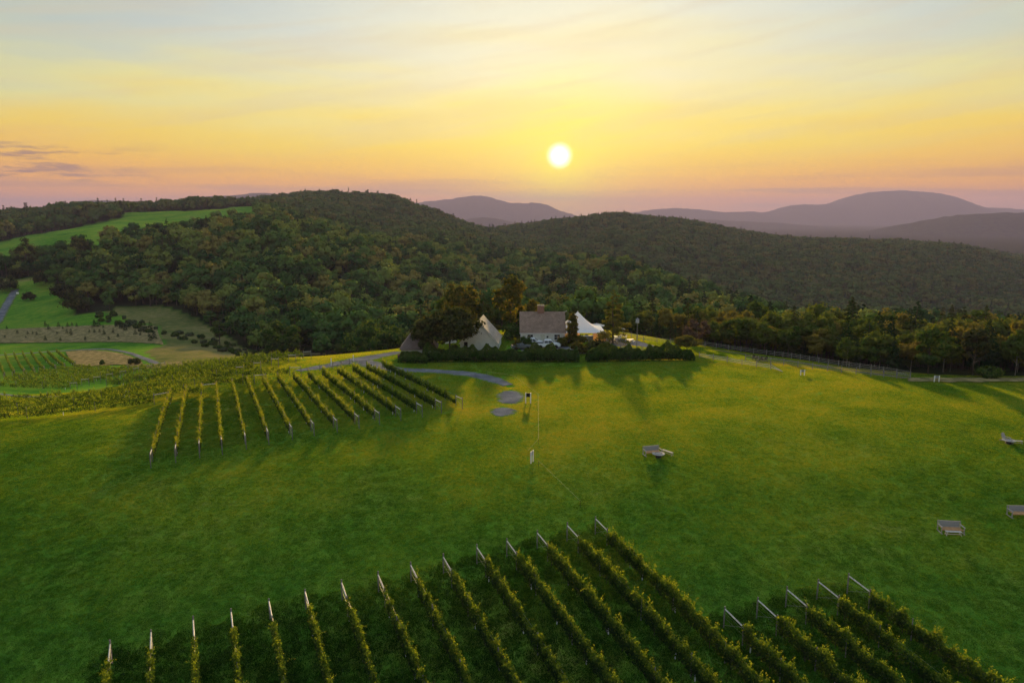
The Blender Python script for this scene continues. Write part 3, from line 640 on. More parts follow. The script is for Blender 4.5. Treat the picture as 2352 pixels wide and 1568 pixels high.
# ------------------------------------------------------------------ lawn grass
def grass():
    rng = np.random.default_rng(3)
    GM = newmat('grass_blades'); m, t = GM
    g = nd('ShaderNodeNewGeometry', t); at = nd('ShaderNodeAttribute', t); at.attribute_name = 'tint'
    def noise(s, d=4):
        n = nd('ShaderNodeTexNoise', t); lk(g.outputs['Position'], n.inputs['Vector'], t); n.inputs['Scale'].default_value = s; n.inputs['Detail'].default_value = d; n.inputs['Roughness'].default_value = .6
        return n.outputs[0]
    f = mth('ADD', mth('ADD', mth('ADD', mth('MULTIPLY', noise(.016, 3), .30, tree=t), mth('MULTIPLY', noise(.09, 6), .34, tree=t), tree=t), mth('MULTIPLY', noise(2.3, 8), .36, tree=t), tree=t), mth('MULTIPLY', mth('SUBTRACT', at.outputs['Fac'], .5, tree=t), .22, tree=t), tree=t)
    sy = nd('ShaderNodeSeparateXYZ', t); lk(g.outputs['Position'], sy.inputs[0], t)     # near dimness and hilltop sunlight put into the blade colour
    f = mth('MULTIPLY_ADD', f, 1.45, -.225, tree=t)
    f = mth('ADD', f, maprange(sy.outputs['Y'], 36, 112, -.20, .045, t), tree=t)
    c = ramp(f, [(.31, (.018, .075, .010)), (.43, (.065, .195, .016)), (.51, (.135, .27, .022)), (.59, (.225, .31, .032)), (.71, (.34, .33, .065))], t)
    d = nd('ShaderNodeBsdfDiffuse', t); lk(c, d.inputs[0], t); tr = nd('ShaderNodeBsdfTranslucent', t); lk(mixc(1.0, c, (1.9, 1.35, .4, 1), t, 'MULTIPLY'), tr.inputs[0], t)
    mx = nd('ShaderNodeMixShader', t); mx.inputs[0].default_value = .58; lk(d.outputs[0], mx.inputs[1], t); lk(tr.outputs[0], mx.inputs[2], t); finish(t, mx.outputs[0])
    m2 = m.copy(); m2.name = 'shaded_alley_grass';  # darkened copy: shade between the near vines put into colour
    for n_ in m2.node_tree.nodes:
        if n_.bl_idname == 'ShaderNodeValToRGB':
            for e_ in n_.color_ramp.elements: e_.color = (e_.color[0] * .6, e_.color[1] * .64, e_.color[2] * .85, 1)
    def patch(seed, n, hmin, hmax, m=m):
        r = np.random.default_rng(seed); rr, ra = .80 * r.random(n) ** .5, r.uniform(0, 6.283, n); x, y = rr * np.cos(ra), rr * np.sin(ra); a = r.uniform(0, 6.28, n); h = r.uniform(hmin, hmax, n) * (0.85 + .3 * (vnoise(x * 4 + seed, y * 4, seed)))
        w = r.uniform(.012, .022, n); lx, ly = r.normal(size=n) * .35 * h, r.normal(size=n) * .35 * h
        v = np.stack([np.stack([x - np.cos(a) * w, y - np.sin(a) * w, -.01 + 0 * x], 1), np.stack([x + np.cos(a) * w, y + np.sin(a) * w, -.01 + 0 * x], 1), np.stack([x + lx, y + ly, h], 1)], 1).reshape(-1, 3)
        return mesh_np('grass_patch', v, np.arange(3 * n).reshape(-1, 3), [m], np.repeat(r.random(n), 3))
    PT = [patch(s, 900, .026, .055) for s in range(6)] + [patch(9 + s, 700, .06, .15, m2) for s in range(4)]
    X, Y = np.meshgrid(np.arange(-170, 170, .9), np.arange(28, 186, .9)); X = X.ravel() + rng.uniform(-.36, .36, X.size); Y = Y.ravel() + rng.uniform(-.36, .36, Y.size)
    px = PXof(X, Y); k = (np.abs(X) < Y * .83 + 3) & (Y < np.interp(px, FSTART[:, 0], FSTART[:, 1])) & (Y < np.interp(px, [-500, 100, 300, 500, 620, 900, 1200, 1500, 2400], [150, 150, 158, 165, 165, 185, 185, 185, 150]))
    k &= rng.random(len(X)) < np.interp(Y, [100, 186], [1, .75])
    X, Y = X[k], Y[k]
    for c, hw in ROADS:
        if c[:, 1].min() > 200: continue
        near = (X > c[:, 0].min() - 6) & (X < c[:, 0].max() + 6) & (Y > c[:, 1].min() - 6) & (Y < c[:, 1].max() + 6)
        ii = np.where(near)[0]
        if len(ii) == 0: continue
        dmin = np.min(np.hypot(X[ii, None] - c[None, :, 0], Y[ii, None] - c[None, :, 1]) - hw[None, :], 1)
        keep = np.ones(len(X), bool); keep[ii[dmin < .1]] = False; X, Y = X[keep], Y[keep]
    Z = gz(X, Y); sx = (gz(X + .5, Y) - gz(X - .5, Y)); sy = (gz(X, Y + .5) - gz(X, Y - .5))
    c_ = rng.uniform(0, 6.283, len(X)); up = np.stack([-sx, -sy, np.ones(len(X))], 1); up /= np.linalg.norm(up, axis=1, keepdims=True)
    ex = np.stack([np.cos(c_), np.sin(c_), 0 * c_], 1); ex -= up * (ex * up).sum(1, keepdims=True); ex /= np.linalg.norm(ex, axis=1, keepdims=True); ey = np.cross(up, ex)
    e = np.stack([np.arctan2(ey[:, 2], up[:, 2]), np.arcsin(-ex[:, 2])], 1); rz = np.arctan2(ex[:, 1], ex[:, 0])
    # rougher, taller grass under the near vines, alley shade put into its colour
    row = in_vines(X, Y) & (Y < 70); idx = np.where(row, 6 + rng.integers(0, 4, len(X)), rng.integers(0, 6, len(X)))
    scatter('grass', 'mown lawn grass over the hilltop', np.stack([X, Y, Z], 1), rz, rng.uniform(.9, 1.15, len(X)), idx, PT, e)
# ------------------------------------------------------------------ vineyards
ORD = ['first', 'second', 'third', 'fourth', 'fifth', 'sixth', 'seventh', 'eighth', 'ninth', 'tenth', 'eleventh', 'twelfth', 'thirteenth', 'fourteenth', 'fifteenth']
WOOD = plain('weathered_wood', (.27, .25, .22), .85, .3, 5, bump=.4)
WOODG = plain('grey_post_wood', (.20, .19, .165), .9, .3, 5, bump=.4)
RAIL = plain('pale_peeled_rail', (.56, .53, .48), .7, .2, 6)
WIRE = plain('galvanised_wire', (.35, .35, .35), .4, .1, 3, metal=.8)
TUBE = plain('white_grow_tube', (.80, .80, .78), .5, .08, 5)
VTRUNK = plain('vine_trunk', (.09, .065, .05), .95, .3, 9)
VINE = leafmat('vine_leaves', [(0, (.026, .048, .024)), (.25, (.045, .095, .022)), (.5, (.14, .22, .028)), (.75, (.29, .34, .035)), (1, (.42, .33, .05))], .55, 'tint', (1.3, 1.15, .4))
ROWSEG = []
P_POST = MB().tube([(0, 0, -.3), (0, 0, 1.0), (.01, 0, 2.0)], [.075, .07, .065], 8).mesh('end_post', WOODG)
P_LINE = MB().tube([(0, 0, -.3), (0, 0, 2.0)], [.05, .045], 6).mesh('line_post', WOODG)
P_TUBE = MB().tube([(0, 0, 0), (.01, 0, .55)], [.05, .05], 6).mesh('grow_tube', TUBE)
P_TRUNK = MB().tube([(0, 0, -.1), (.04, .02, .45), (-.02, 0, .95)], [.035, .03, .022], 5).mesh('vine_trunk', VTRUNK)
def wobble(n, s, seed): return vnoise(np.asarray(s), np.full(np.shape(s), seed * 1.7), 50 + seed % 13)
def vine_row(A, B, label, group, seed, dens=520, leaf=.16, shoots=True, brace=(True, False), yellow=0.0, red=0.0, lines=6.5, tubes=.25, trunks=2.4, detail=True, hi=1.95):
    A, B = Vector((A[0], A[1], 0)), Vector((B[0], B[1], 0)); d = B - A; L = d.length; d.normalize(); n = Vector((-d.y, d.x, 0)); rng = np.random.default_rng(seed)
    gzv = lambda s, l=0: np.asarray(gz(A.x + d.x * s + n.x * l, A.y + d.y * s + n.y * l))
    root = thing('vine_row', label, 'vine row', (A.x, A.y, float(gz(A.x, A.y))), 0, group)
    def loc(s, l=0, h=0):
        return (d.x * s + n.x * l, d.y * s + n.y * l, float(gzv(s, l)) + h - root.location.z)
    ROWSEG.append((A.x, A.y, B.x, B.y))
    rz = math.atan2(d.y, d.x)
    b0 = 2.3 if brace[0] else .2; b1 = L - (2.3 if brace[1] else .2)
    # leaves: a thin curtain on the wires
    m = int(dens * (b1 - b0)); s = rng.uniform(b0, b1, m)
    keep = rng.random(m) < np.clip(.25 + 1.6 * wobble(m, s / 1.3, seed), .22, 1); s = s[keep]; m = len(s)
    top = hi - .55 + .95 * wobble(m, s / .6, seed + 3); f = rng.random(m) ** .75; h = .32 + (top - .32) * f
    l = rng.normal(size=m) * (.07 + .06 * f)
    tint = np.clip(.12 + .38 * f ** 2.5 + yellow * f ** 3 + red * (1 - f) * .3 * (rng.random(m) < .3) + rng.normal(size=m) * .10 + .25 * (rng.random(m) < .06), 0, 1)  # upper leaves yellower: autumn tips plus sunlit tops put into colour
    S, Lt, H, T = [s], [l], [h], [tint]; sz = [leaf * rng.uniform(.7, 1.3, m)]
    if shoots:
        ns = int((b1 - b0) / .24)
        for k in range(ns):
            s0 = rng.uniform(b0, b1)
            if wobble(1, np.array([s0 / 1.5]), seed)[0] < .28: continue
            t0 = hi - .55 + .95 * float(wobble(1, np.array([s0 / .6]), seed + 3)[0]); ln = rng.uniform(.3, .95) * (1.25 if rng.random() < .2 else 1); q = max(8, int(ln * 4.2 / leaf)); u = np.linspace(0, 1, q)
            lean = rng.normal() * .16; al = rng.normal() * .2; arch = rng.random() < .16; out_ = (1 if rng.random() < .5 else -1) * rng.uniform(.4, .9) if arch else lean
            S.append(s0 + al * u * ln + rng.normal(size=q) * .05); Lt.append(out_ * u ** 1.6 * ln + rng.normal(size=q) * .065)
            H.append(t0 - .12 + ln * (u - (.65 * u ** 2.2 if arch else .08 * u ** 2)) + rng.normal(size=q) * .03)
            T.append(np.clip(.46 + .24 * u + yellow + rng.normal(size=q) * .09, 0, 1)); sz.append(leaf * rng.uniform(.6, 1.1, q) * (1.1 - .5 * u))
    S, Lt, H, T, sz = map(np.concatenate, (S, Lt, H, T, sz))
    c = np.stack([d.x * S + n.x * Lt, d.y * S + n.y * Lt, gzv(S, Lt) + H - root.location.z], 1)
    nor = rng.normal(size=c.shape) * .7; nor[:, 0] += n.x * np.sign(Lt); nor[:, 1] += n.y * np.sign(Lt); nor[:, 2] += .5
    v, fq = quads(c, nor, sz, rng)
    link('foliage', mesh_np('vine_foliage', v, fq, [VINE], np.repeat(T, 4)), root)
    # posts, braces, wires
    for e, (s0, s1) in enumerate(((0, 2.2), (L, L - 2.2))):
        o = link('end_post', P_POST, root, loc(s0)); o.scale = (1, 1, rng.uniform(.96, 1.04))
        if brace[e]:
            link('brace_post', P_POST, root, loc(s1), None, (.9, .9, .95))
            a, b = Vector(loc(s0, 0, 1.72)), Vector(loc(s1, 0, 1.62)); dd = (b - a).normalized() * .06
            MB().tube([a + dd, b - dd], .055, 6).build('brace_rail', RAIL, root)
            if detail: MB().tube([loc(s0, .02, .2), loc(s1, .02, 1.6)], .008, 4).build('brace_wire', WIRE, root)
    k = b0 + lines * .6
    while k < b1 - 1: link('line_post', P_LINE, root, loc(k), (0, rng.normal() * .02, 0)); k += lines
    if detail:
        for hh in (.9, 1.35, 1.75):
            q = np.linspace(.1, L - .1, max(3, int(L / 4))); MB().tube([loc(float(x), .03, hh) for x in q], .006, 3).build('wire', WIRE, root)
    k = b0 + rng.uniform(.2, 1)
    while k < b1:
        if trunks: link('trunk', P_TRUNK, root, loc(k), (0, 0, rng.uniform(0, 6)))
        if rng.random() < tubes: link('grow_tube', P_TUBE, root, loc(k + .35), (rng.normal() * .06, rng.normal() * .06, 0))
        k += trunks or 3.0
    return root
NEARTOPS = [(252, 1470), (346, 1443), (443, 1415), (530, 1397), (617, 1372), (700, 1350), (784, 1330), (868, 1312), (943, 1290), (1018, 1272), (1095, 1250), (1164, 1235), (1234, 1217), (1303, 1200), (1368, 1185)]
RIGHTTOPS = [(1665, 1390), (1741, 1370), (1808, 1346), (1880, 1328), (1950, 1315)]
def rowdir(s, e):
    p, q = G(*s, up=1.9), G(*e, up=1.9); d = q - p; d.z = 0; return d.normalized()
RD = (rowdir((700, 1350), (757, 1560)) + rowdir((1164, 1235), (1372, 1525)) + rowdir((1368, 1185), (1731, 1536)) + rowdir((1950, 1315), (2309, 1561))).normalized()
for i, (a, b) in enumerate(NEARTOPS):
    p = G(a, b, up=2.0); q = p + RD * ((p.y - 24) / -RD.y)
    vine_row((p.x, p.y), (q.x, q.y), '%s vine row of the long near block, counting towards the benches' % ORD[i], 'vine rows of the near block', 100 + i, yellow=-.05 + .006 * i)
for i, (a, b) in enumerate(RIGHTTOPS):
    p = G(a, b, up=2.0); q = p + RD * ((p.y - 24) / -RD.y)
    vine_row((p.x, p.y), (q.x, q.y), '%s of five set-back vine rows, counting towards the slatted benches' % ORD[i], 'set-back vine rows of the near block', 130 + i, yellow=-.02)
LEFTEND = [(347, 1075), (404, 1062), (459, 1052), (511, 1044), (566, 1032), (618, 1021), (672, 1010), (722, 1001), (775, 993), (825, 984), (872, 975), (921, 966), (970, 958), (1014, 949), (1062, 940)]
for i, (a, b) in enumerate(LEFTEND):
    p = G(a, b); f = i / 14; dr = Vector((-.37 - .15 * f, .928 - .075 * f, 0)).normalized()
    q = p + dr * (33 + 1.5 * f)
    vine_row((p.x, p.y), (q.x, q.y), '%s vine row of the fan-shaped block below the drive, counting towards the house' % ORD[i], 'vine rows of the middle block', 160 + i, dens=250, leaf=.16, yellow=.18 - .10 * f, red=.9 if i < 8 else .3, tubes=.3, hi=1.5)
def band(pairs, text, group, seed, dens=130, leaf=.17, yellow=.2, brace=(False, True), red=.5, shoots=True):
    for i, (a, b) in enumerate(pairs):
        p, q = G(*a), G(*b)
        vine_row((p.x, p.y), (q.x, q.y), text % ORD[i], group, seed + i, dens=dens, leaf=leaf, yellow=yellow, brace=brace, red=red, lines=9, tubes=.12, trunks=0, detail=False, shoots=shoots, hi=1.6)
band([((-40, 968), (389, 924)), ((-40, 952), (497, 903)), ((-40, 938), (612, 881)), ((-40, 925), (692, 864))], '%s row of the side-on vines beyond the fan-shaped block, counting away', 'side-on vine rows', 200, yellow=-.08, dens=150)
band([((245, 888), (560, 862)), ((285, 877), (600, 852)), ((325, 866), (640, 843)), ((370, 856), (680, 834)), ((420, 847), (715, 825))], '%s row of the brown vines along the dry grass strip, counting away', 'brown vine rows along the dry strip', 220, yellow=-.14, red=1.0)
band([((0, 890), (178, 895)), ((0, 883), (205, 886)), ((10, 876), (232, 880)), ((30, 870), (260, 873)), ((55, 864), (290, 866)), ((90, 858), (320, 859)), ((130, 852), (350, 853)), ((170, 847), (380, 847))], '%s row of the low vine block beside the pale track, counting away', 'vine rows beside the pale track', 240, dens=90, leaf=.2, yellow=.0, red=1.0, shoots=False)
band([((a * .2919, 637 + b * .2919), (c * .2919, 637 + e * .2919)) for a, b, c, e in ((0, 692, 42, 800), (42, 622, 120, 780), (112, 618, 200, 770), (180, 612, 275, 760), (245, 607, 355, 750), (310, 602, 440, 735), (375, 602, 515, 720), (445, 597, 600, 708))], '%s row of the green plot by the valley track, counting towards the house', 'valley vine rows', 260, dens=80, leaf=.2, yellow=0, red=.8, shoots=False)
SEG = np.array(ROWSEG)
def in_vines(X, Y):
    """inside one of the vine blocks (a metre and a half from a row)"""
    res = np.zeros(len(X), bool)
    for a, b, c, e in SEG:
        dx, dy = c - a, e - b; L2 = dx * dx + dy * dy; t = np.clip(((X - a) * dx + (Y - b) * dy) / L2, 0, 1)
        res |= np.hypot(X - a - t * dx, Y - b - t * dy) < 1.55
    return res
grass()

# ------------------------------------------------------------------ trees standing near
NEARM = [crown_mesh('crown', 300 + s, 4.9, 8.4, 9.8, 24, 78, .62, LEAF_NEAR, core=.6, trunk=False) for s in range(5)]
NEARP = [pine_mesh('crown', 320 + s, 16, 3.9, 25, 30, .62, NEEDLE, z0=.2, trunk=False) for s in range(3)]
def trunk_mesh(seed, H, r, mat, limbs=5):
    rng = np.random.default_rng(seed); b = MB(); b.tube([(0, 0, -1), (rng.normal() * .1, rng.normal() * .1, H * .35), (rng.normal() * .3, rng.normal() * .3, H * .7), (rng.normal() * .4, rng.normal() * .4, H)], [r, r * .75, r * .5, r * .15], 7)
    for k in range(limbs):
        a = rng.uniform(0, 6.28); z = H * rng.uniform(.35, .7); l = H * rng.uniform(.2, .34); b.tube([(0, 0, z), (math.cos(a) * l * .5, math.sin(a) * l * .5, z + l * .35), (math.cos(a) * l, math.sin(a) * l, z + l * .6)], [r * .4, r * .28, r * .08], 5)
    return b.mesh('trunk', mat)
TRUNKS = [trunk_mesh(s, 10, .26, BARK) for s in range(3)]; BTR = [trunk_mesh(9 + s, 11, .17, BIRCH) for s in range(2)]; PTR = trunk_mesh(20, 15.4, .22, BARK, 0)
_r = random.Random(4)
def tree(x, y, z, label, group, crown, trunk, s, rz, sz=1.0, cat='tree', name='tree'):
    t = thing(name, label, cat, (x, y, z - .15), rz, group); t.scale = (s, s, s * sz)
    link('crown', crown, t); link('trunk', trunk, t); return t
for i in cand:
    edge = FPX[i] > 1440; pale = edge and FPX[i] > 1900 and FEDGE[i] < 10
    if FCON[i]:
        tree(FP[i, 0], FY[i], FZ[i], 'dark conifer in the tree line beyond the rail fences' if edge else 'dark conifer on the slope behind the hilltop', 'conifers beyond the fences' if edge else 'conifers behind the hilltop', NEARP[i % 3], PTR, FSC[i], _r.uniform(0, 6), name='conifer_tree')
    else:
        lab = ('pale-stemmed leafy tree at the wood edge past the fence end', 'pale-stemmed trees') if pale else ('leafy tree in the tree line beyond the rail fences', 'leafy trees beyond the fences') if edge else ('leafy tree on the slope behind the hilltop', 'leafy trees behind the hilltop')
        tree(FP[i, 0], FY[i], FZ[i], *lab, NEARM[i % 5], BTR[i % 2] if pale else TRUNKS[i % 3], FSC[i], _r.uniform(0, 6), _r.uniform(.9, 1.15))
def single(px, py_base, y, top_py, width_px, label, kind='round', mat=None, seed=500, n=26, per=90, leaf=.5, name='tree', cat='tree', low=.30, bark=None, group=None):
    """a tree set by where its foot stands; height and spread in metres from its size in the picture"""
    p = aty(px, py_base, y) if y else G(px, py_base); y = p.y; g = float(gz(p.x, y))
    H = CAMZ + slope(top_py) * y - g; R = width_px / F * (y * CT + (CAMZ - g) * ST) / 2
    t = thing(name, label, cat, (p.x, y, g), _r.uniform(0, 6), group)
    zc = H * (1 + low) / 2; hh = H * (1 - low) / .86
    if kind == 'pine': c = pine_mesh('crown', seed, H, R, n, per, leaf, mat or NEEDLE, z0=low, trunk=False, gap=.28, droop=.05)
    else: c = crown_mesh('crown', seed, R / 1.12, zc, hh, n, per, leaf, mat or LEAF_NEAR, core=.6, trunk=False, shape=kind)
    link('crown', c, t); link('trunk', trunk_mesh(seed, H * (.95 if kind == 'pine' else .75), max(.12, H * .022), bark or BARK, 9 if kind == 'flat' else 5 if kind != 'pine' else 0), t)
    return t
AUT = leafmat('autumn_leaves', [(0, (.055, .078, .018)), (.5, (.14, .14, .026)), (1, (.25, .175, .03))], .58, 'tint')
DARKL = leafmat('dark_leaves', [(0, (.028, .042, .015)), (.5, (.060, .074, .025)), (1, (.115, .105, .034))], .35, 'tint')
GREENL = leafmat('round_tree_leaves', [(0, (.030, .068, .016)), (.6, (.066, .115, .022)), (1, (.12, .15, .028))], .35, 'tint')
BARE = leafmat('faded_leaves', [(0, (.09, .06, .045)), (1, (.17, .11, .07))], .3, 'tint')
single(1032, 800, 146, 704, 172, 'wide flat-topped dark tree in front of the gabled barn', 'flat', DARKL, 501, 80, 150, .55, low=.22)
single(972, 806, 143.5, 742, 60, 'dark leafy tree leaning over the low shed roof', 'round', DARKL, 515, 18, 100, .45, low=.3)
single(1058, 770, 186, 655, 112, 'golden-topped broad tree rising behind the flat-topped tree', 'round', AUT, 502, 34, 120, .55, low=.1)
single(1112, 770, 183, 672, 70, 'dark pine between the two golden trees behind the barn', 'pine', NEEDLE, 503, 18, 46, .6, low=.1)
single(1172, 770, 184, 637, 86, 'tall orange-tinged tree behind the gap between barn and house', 'round', AUT, 504, 34, 120, .55, low=.06)
single(1228, 770, 190, 692, 54, 'small golden tree showing over the house roof beside the chimney', 'round', AUT, 505, 16, 90, .5, low=.1)
single(1178, 790, 166, 748, 66, 'low green tree at the corner of the white house', 'round', GREENL, 506, 18, 90, .45, low=.1)
single(1315, 788, 158.5, 724, 52, 'dense rusty-leaved conical tree between house and tent', 'cone', AUT, 507, 60, 110, .34, low=.04)
single(1407, 793, 160, 666, 84, 'tall open pine with layered boughs beside the tent', 'pine', leafmat('pine_needles', [(0, (.075, .095, .025)), (1, (.20, .19, .045))], .5, 'tint'), 508, 17, 120, .46, low=.12)
single(650, 818, 0, 737, 112, 'big round green tree at the foot of the vineyard hill', 'round', GREENL, 509, 40, 130, .55, low=.04)
single(505, 790, 0, 730, 34, 'small upright green tree at the wood edge above the scrub', 'round', GREENL, 510, 14, 80, .5, low=.1)
single(865, 800, 206, 748, 160, 'broad spreading green tree below the drive', 'round', GREENL, 511, 36, 120, .6, low=.05)
single(1578, 806, 0, 772, 66, 'low pale-green spreading tree at the hedge end', 'flat', leafmat('pale_leaves', [(0, (.07, .09, .02)), (1, (.17, .15, .04))], .45, 'tint'), 512, 22, 110, .3, low=.2)
single(1600, 798, 168, 737, 78, 'thin grey-brown half-bare tree in front of the tree line', 'round', BARE, 513, 26, 70, .25, low=.15, bark=BIRCH)
single(60, 600, 480, 545, 52, 'lone dark round tree in the upper meadow', 'round', DARKL, 514, 22, 80, .8, low=.05)
single(184, 590, 490, 540, 56, 'lone dark round tree at the corner of the hillside field', 'round', DARKL, 516, 22, 80, .8, low=.05)
single(2232, 870, 133, 757, 62, 'tall pine with dark head and bare pale stem', 'round', DARKL, 517, 22, 110, .5, low=.34)
single(2130, 868, 134, 762, 74, 'broad golden-green tree past the fence end', 'round', GREENL, 518, 26, 110, .5, low=.12)
single(2330, 870, 133, 768, 70, 'green-headed tree at the picture edge beyond the dry grass', 'round', LEAF_NEAR, 519, 24, 100, .5, low=.3, bark=BIRCH)
single(2010, 858, 141, 775, 80, 'broad leafy tree directly behind the double fence', 'round', GREENL, 520, 24, 100, .5, low=.15)

# shrubs
SAGE = leafmat('sage_leaves', [(0, (.06, .085, .045)), (1, (.14, .16, .08))], .3, 'tint')
def shrub(px, py, wpx, hpx, label, mat, seed, group=None, leaf=.28, y=None):
    p = aty(px, py, y) if y else G(px, py); g = float(gz(p.x, p.y)); k = (p.y * CT + (CAMZ - g) * ST) / F; R = wpx * k / 2; H = hpx * k * 1.05
    t = thing('shrub', label, 'shrub', (p.x, p.y, g), _r.uniform(0, 6), group)
    link('crown', crown_mesh('crown', seed, R / 1.1, H * .48, H * 1.0, 14, 60, max(leaf, R * .12), mat, core=.65, trunk=False), t)
    MB().tube([(0, 0, -.2), (.05, 0, H * .5)], [.07, .03], 5).build('stem', BARK, t)
shrub(309, 838, 30, 15, 'round dark bush alone in the tawny grass by the valley track', DARKL, 601)
shrub(235, 838, 11, 11, 'small yellow-green bush in the tawny grass near the vines', GREENL, 602)
shrub(2268, 868, 62, 27, 'bright green bush at the wood edge past the fence', GREENL, 603)
shrub(1332, 812, 46, 24, 'rust-red bush at the break in the hedge', AUT, 604)
shrub(1362, 808, 74, 22, 'dark clipped bush in front of the tent', DARKL, 605)
shrub(1205, 797, 40, 24, 'loose green bush in front of the parked cars', GREENL, 606)
shrub(1330, 794, 40, 26, 'ochre bush beside the house corner wall', AUT, 607)
shrub(1290, 797, 30, 20, 'thin brown bush hiding the pickup door', AUT, 608)
shrub(1187, 802, 26, 22, 'small rusty bush at the end of the barn wall', AUT, 609)
rs = np.random.default_rng(77)
for k in range(64):
    px = rs.uniform(225, 615); py = 722 + (px - 225) * .25 + rs.uniform(-10, 22) * (.5 + .5 * rs.random())
    shrub(px, py, rs.uniform(8, 22), rs.uniform(5, 10), 'grey-green thicket bush on the scrubby slope under the wood', [SAGE, GREENL, GREENL, SAGE][k % 4], 620 + k, 'bushes on the scrubby slope', .4)
for k, (a, b, w) in enumerate([(40, 640, 40), (100, 655, 46), (130, 622, 40), (18, 668, 50), (70, 690, 30), (150, 690, 60), (185, 715, 70), (215, 690, 60)]):
    shrub(a, b, w, w * .62, 'dark rounded thicket beside the upper meadow lane', DARKL, 900 + k, 'thickets beside the meadow lane', .6)

# young conifers in their plot
YP = [pine_mesh('crown', 700 + s, 2.6, .62, 9, 12, .26, NEEDLE, z0=.08, trunk=False, droop=.25) for s in range(3)]
YT = MB().tube([(0, 0, -.1), (0, 0, 2.3)], [.05, .015], 5).mesh('trunk', BARK)
for k, (cx, cy, hpx) in enumerate([(55, 405, 22), (138, 445, 28), (220, 450, 28), (258, 445, 20), (290, 455, 26), (358, 382, 34), (383, 412, 38), (463, 392, 36), (495, 410, 24), (533, 392, 34), (567, 380, 24), (604, 390, 28), (360, 498, 36), (476, 500, 26), (560, 455, 44), (528, 440, 30), (450, 448, 20), (672, 495, 30), (705, 435, 26), (745, 390, 52), (776, 390, 52), (745, 438, 30), (785, 436, 28), (813, 400, 26), (820, 455, 40), (858, 495, 30), (892, 440, 34), (930, 470, 28), (913, 390, 34), (951, 405, 46), (988, 418, 46), (1018, 395, 40), (1086, 408, 22), (1068, 450, 36), (1106, 460, 28), (1134, 438, 28), (1155, 408, 22), (1138, 375, 26), (1183, 415, 60), (1186, 500, 50), (1213, 485, 62), (1172, 470, 30), (40, 478, 24), (205, 480, 18)]):
    p = G(*c7(cx, cy)); h = hpx * .2919 * (p.y * CT + (CAMZ - p.z) * ST) / F
    t = thing('young_conifer', 'small dark conifer planted in the tawny valley plot', 'conifer', p, _r.uniform(0, 6), 'young conifers in the tawny plot'); t.scale = (h / 2.6 * 1.3, h / 2.6 * 1.3, h / 2.6 * 1.15)
    link('crown', YP[k % 3], t); link('trunk', YT, t)

# hedge
def hedge(a, b, label, seed, h=2.3, w=2.2):
    A, B = G(*a), G(*b); d = B - A; d.z = 0; L = d.length; d.normalize(); n = Vector((-d.y, d.x, 0)); rng = np.random.default_rng(seed)
    m = int(L * 620); s = rng.uniform(0, L, m); hh = h * (.58 + .72 * vnoise(s / 1.7, np.full(m, seed * 1.0), 70) + .20 * vnoise(s / .7, np.full(m, seed * 2.0), 72)) * np.clip(np.minimum(s, L - s) / .8 + .35, 0, 1)
    a_ = rng.uniform(-.15, PI + .15, m); bul = .80 + .42 * vnoise(s / .9, a_ * 2, 71); ln = w / 2 * np.cos(a_) * bul; z = hh * np.sin(a_) ** .55 * bul if False else hh * np.clip(np.sin(a_), 0, 1) ** .5 * bul
    x = A.x + d.x * s + n.x * ln; y = A.y + d.y * s + n.y * ln; g = gz(x, y)
    nor = np.stack([n.x * np.cos(a_), n.y * np.cos(a_), np.sin(a_)], 1) + rng.normal(size=(m, 3)) * .5
    c = np.stack([x - A.x, y - A.y, g + z - A.z], 1); v, f = quads(c, nor, .27 * rng.uniform(.6, 1.4, m), rng)
    t = thing('hedge', label, 'hedge', A)
    hm = mesh_np('hedge_foliage', v, f, [HEDGE], np.repeat(np.clip(.15 + .55 * np.clip(z / h, 0, 1) ** 2 + rng.normal(size=m) * .2, 0, 1), 4))  # leaves paler with height: lit hedge top put into colour
    bump = np.stack([d.x * np.cos(s * 2.6 + a_ * 2), d.y * np.cos(s * 2.6 + a_ * 2), 0 * s], 1) * .6
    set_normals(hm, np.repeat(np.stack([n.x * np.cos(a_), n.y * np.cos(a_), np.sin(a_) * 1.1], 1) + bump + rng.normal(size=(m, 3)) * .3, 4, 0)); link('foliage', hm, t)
    core = MB(); q = [A - A + d * k for k in np.linspace(.6, L - .6, max(4, int(L / 2)))]
    core.tube([p + Vector((0, 0, float(gz(A.x + p.x, A.y + p.y)) - A.z + h * .36)) for p in q], h * .3, 8).build('branch_core', MATS['dark_leaves'], t)
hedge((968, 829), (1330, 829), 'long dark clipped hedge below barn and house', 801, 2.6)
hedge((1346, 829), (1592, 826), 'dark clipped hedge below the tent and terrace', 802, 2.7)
hedge((918, 830), (985, 832), 'low dark shrub hedge against the shed wall', 803, 1.4, 2.6)
# ------------------------------------------------------------------ buildings
def siding(name, col):
    m, t = newmat(name)
    c = nd('ShaderNodeTexCoord', t); wv = nd('ShaderNodeTexWave', t, wave_type='BANDS', bands_direction='Z', wave_profile='SAW'); lk(c.outputs['Object'], wv.inputs['Vector'], t); wv.inputs['Scale'].default_value = 1.6
    n = nd('ShaderNodeTexNoise', t); lk(c.outputs['Object'], n.inputs['Vector'], t); n.inputs['Scale'].default_value = 1.5; n.inputs['Detail'].default_value = 6
    p = nd('ShaderNodeBsdfPrincipled', t); p.inputs['Roughness'].default_value = .6
    lk(ramp(n.outputs[0], [(.3, tuple(v * .86 for v in col)), (.7, col)], t), p.inputs['Base Color'], t)
    b = nd('ShaderNodeBump', t); b.inputs['Strength'].default_value = .5; b.inputs['Distance'].default_value = .03; lk(wv.outputs[1], b.inputs['Height'], t); lk(b.outputs[0], p.inputs['Normal'], t)
    finish(t, p.outputs[0]); return m
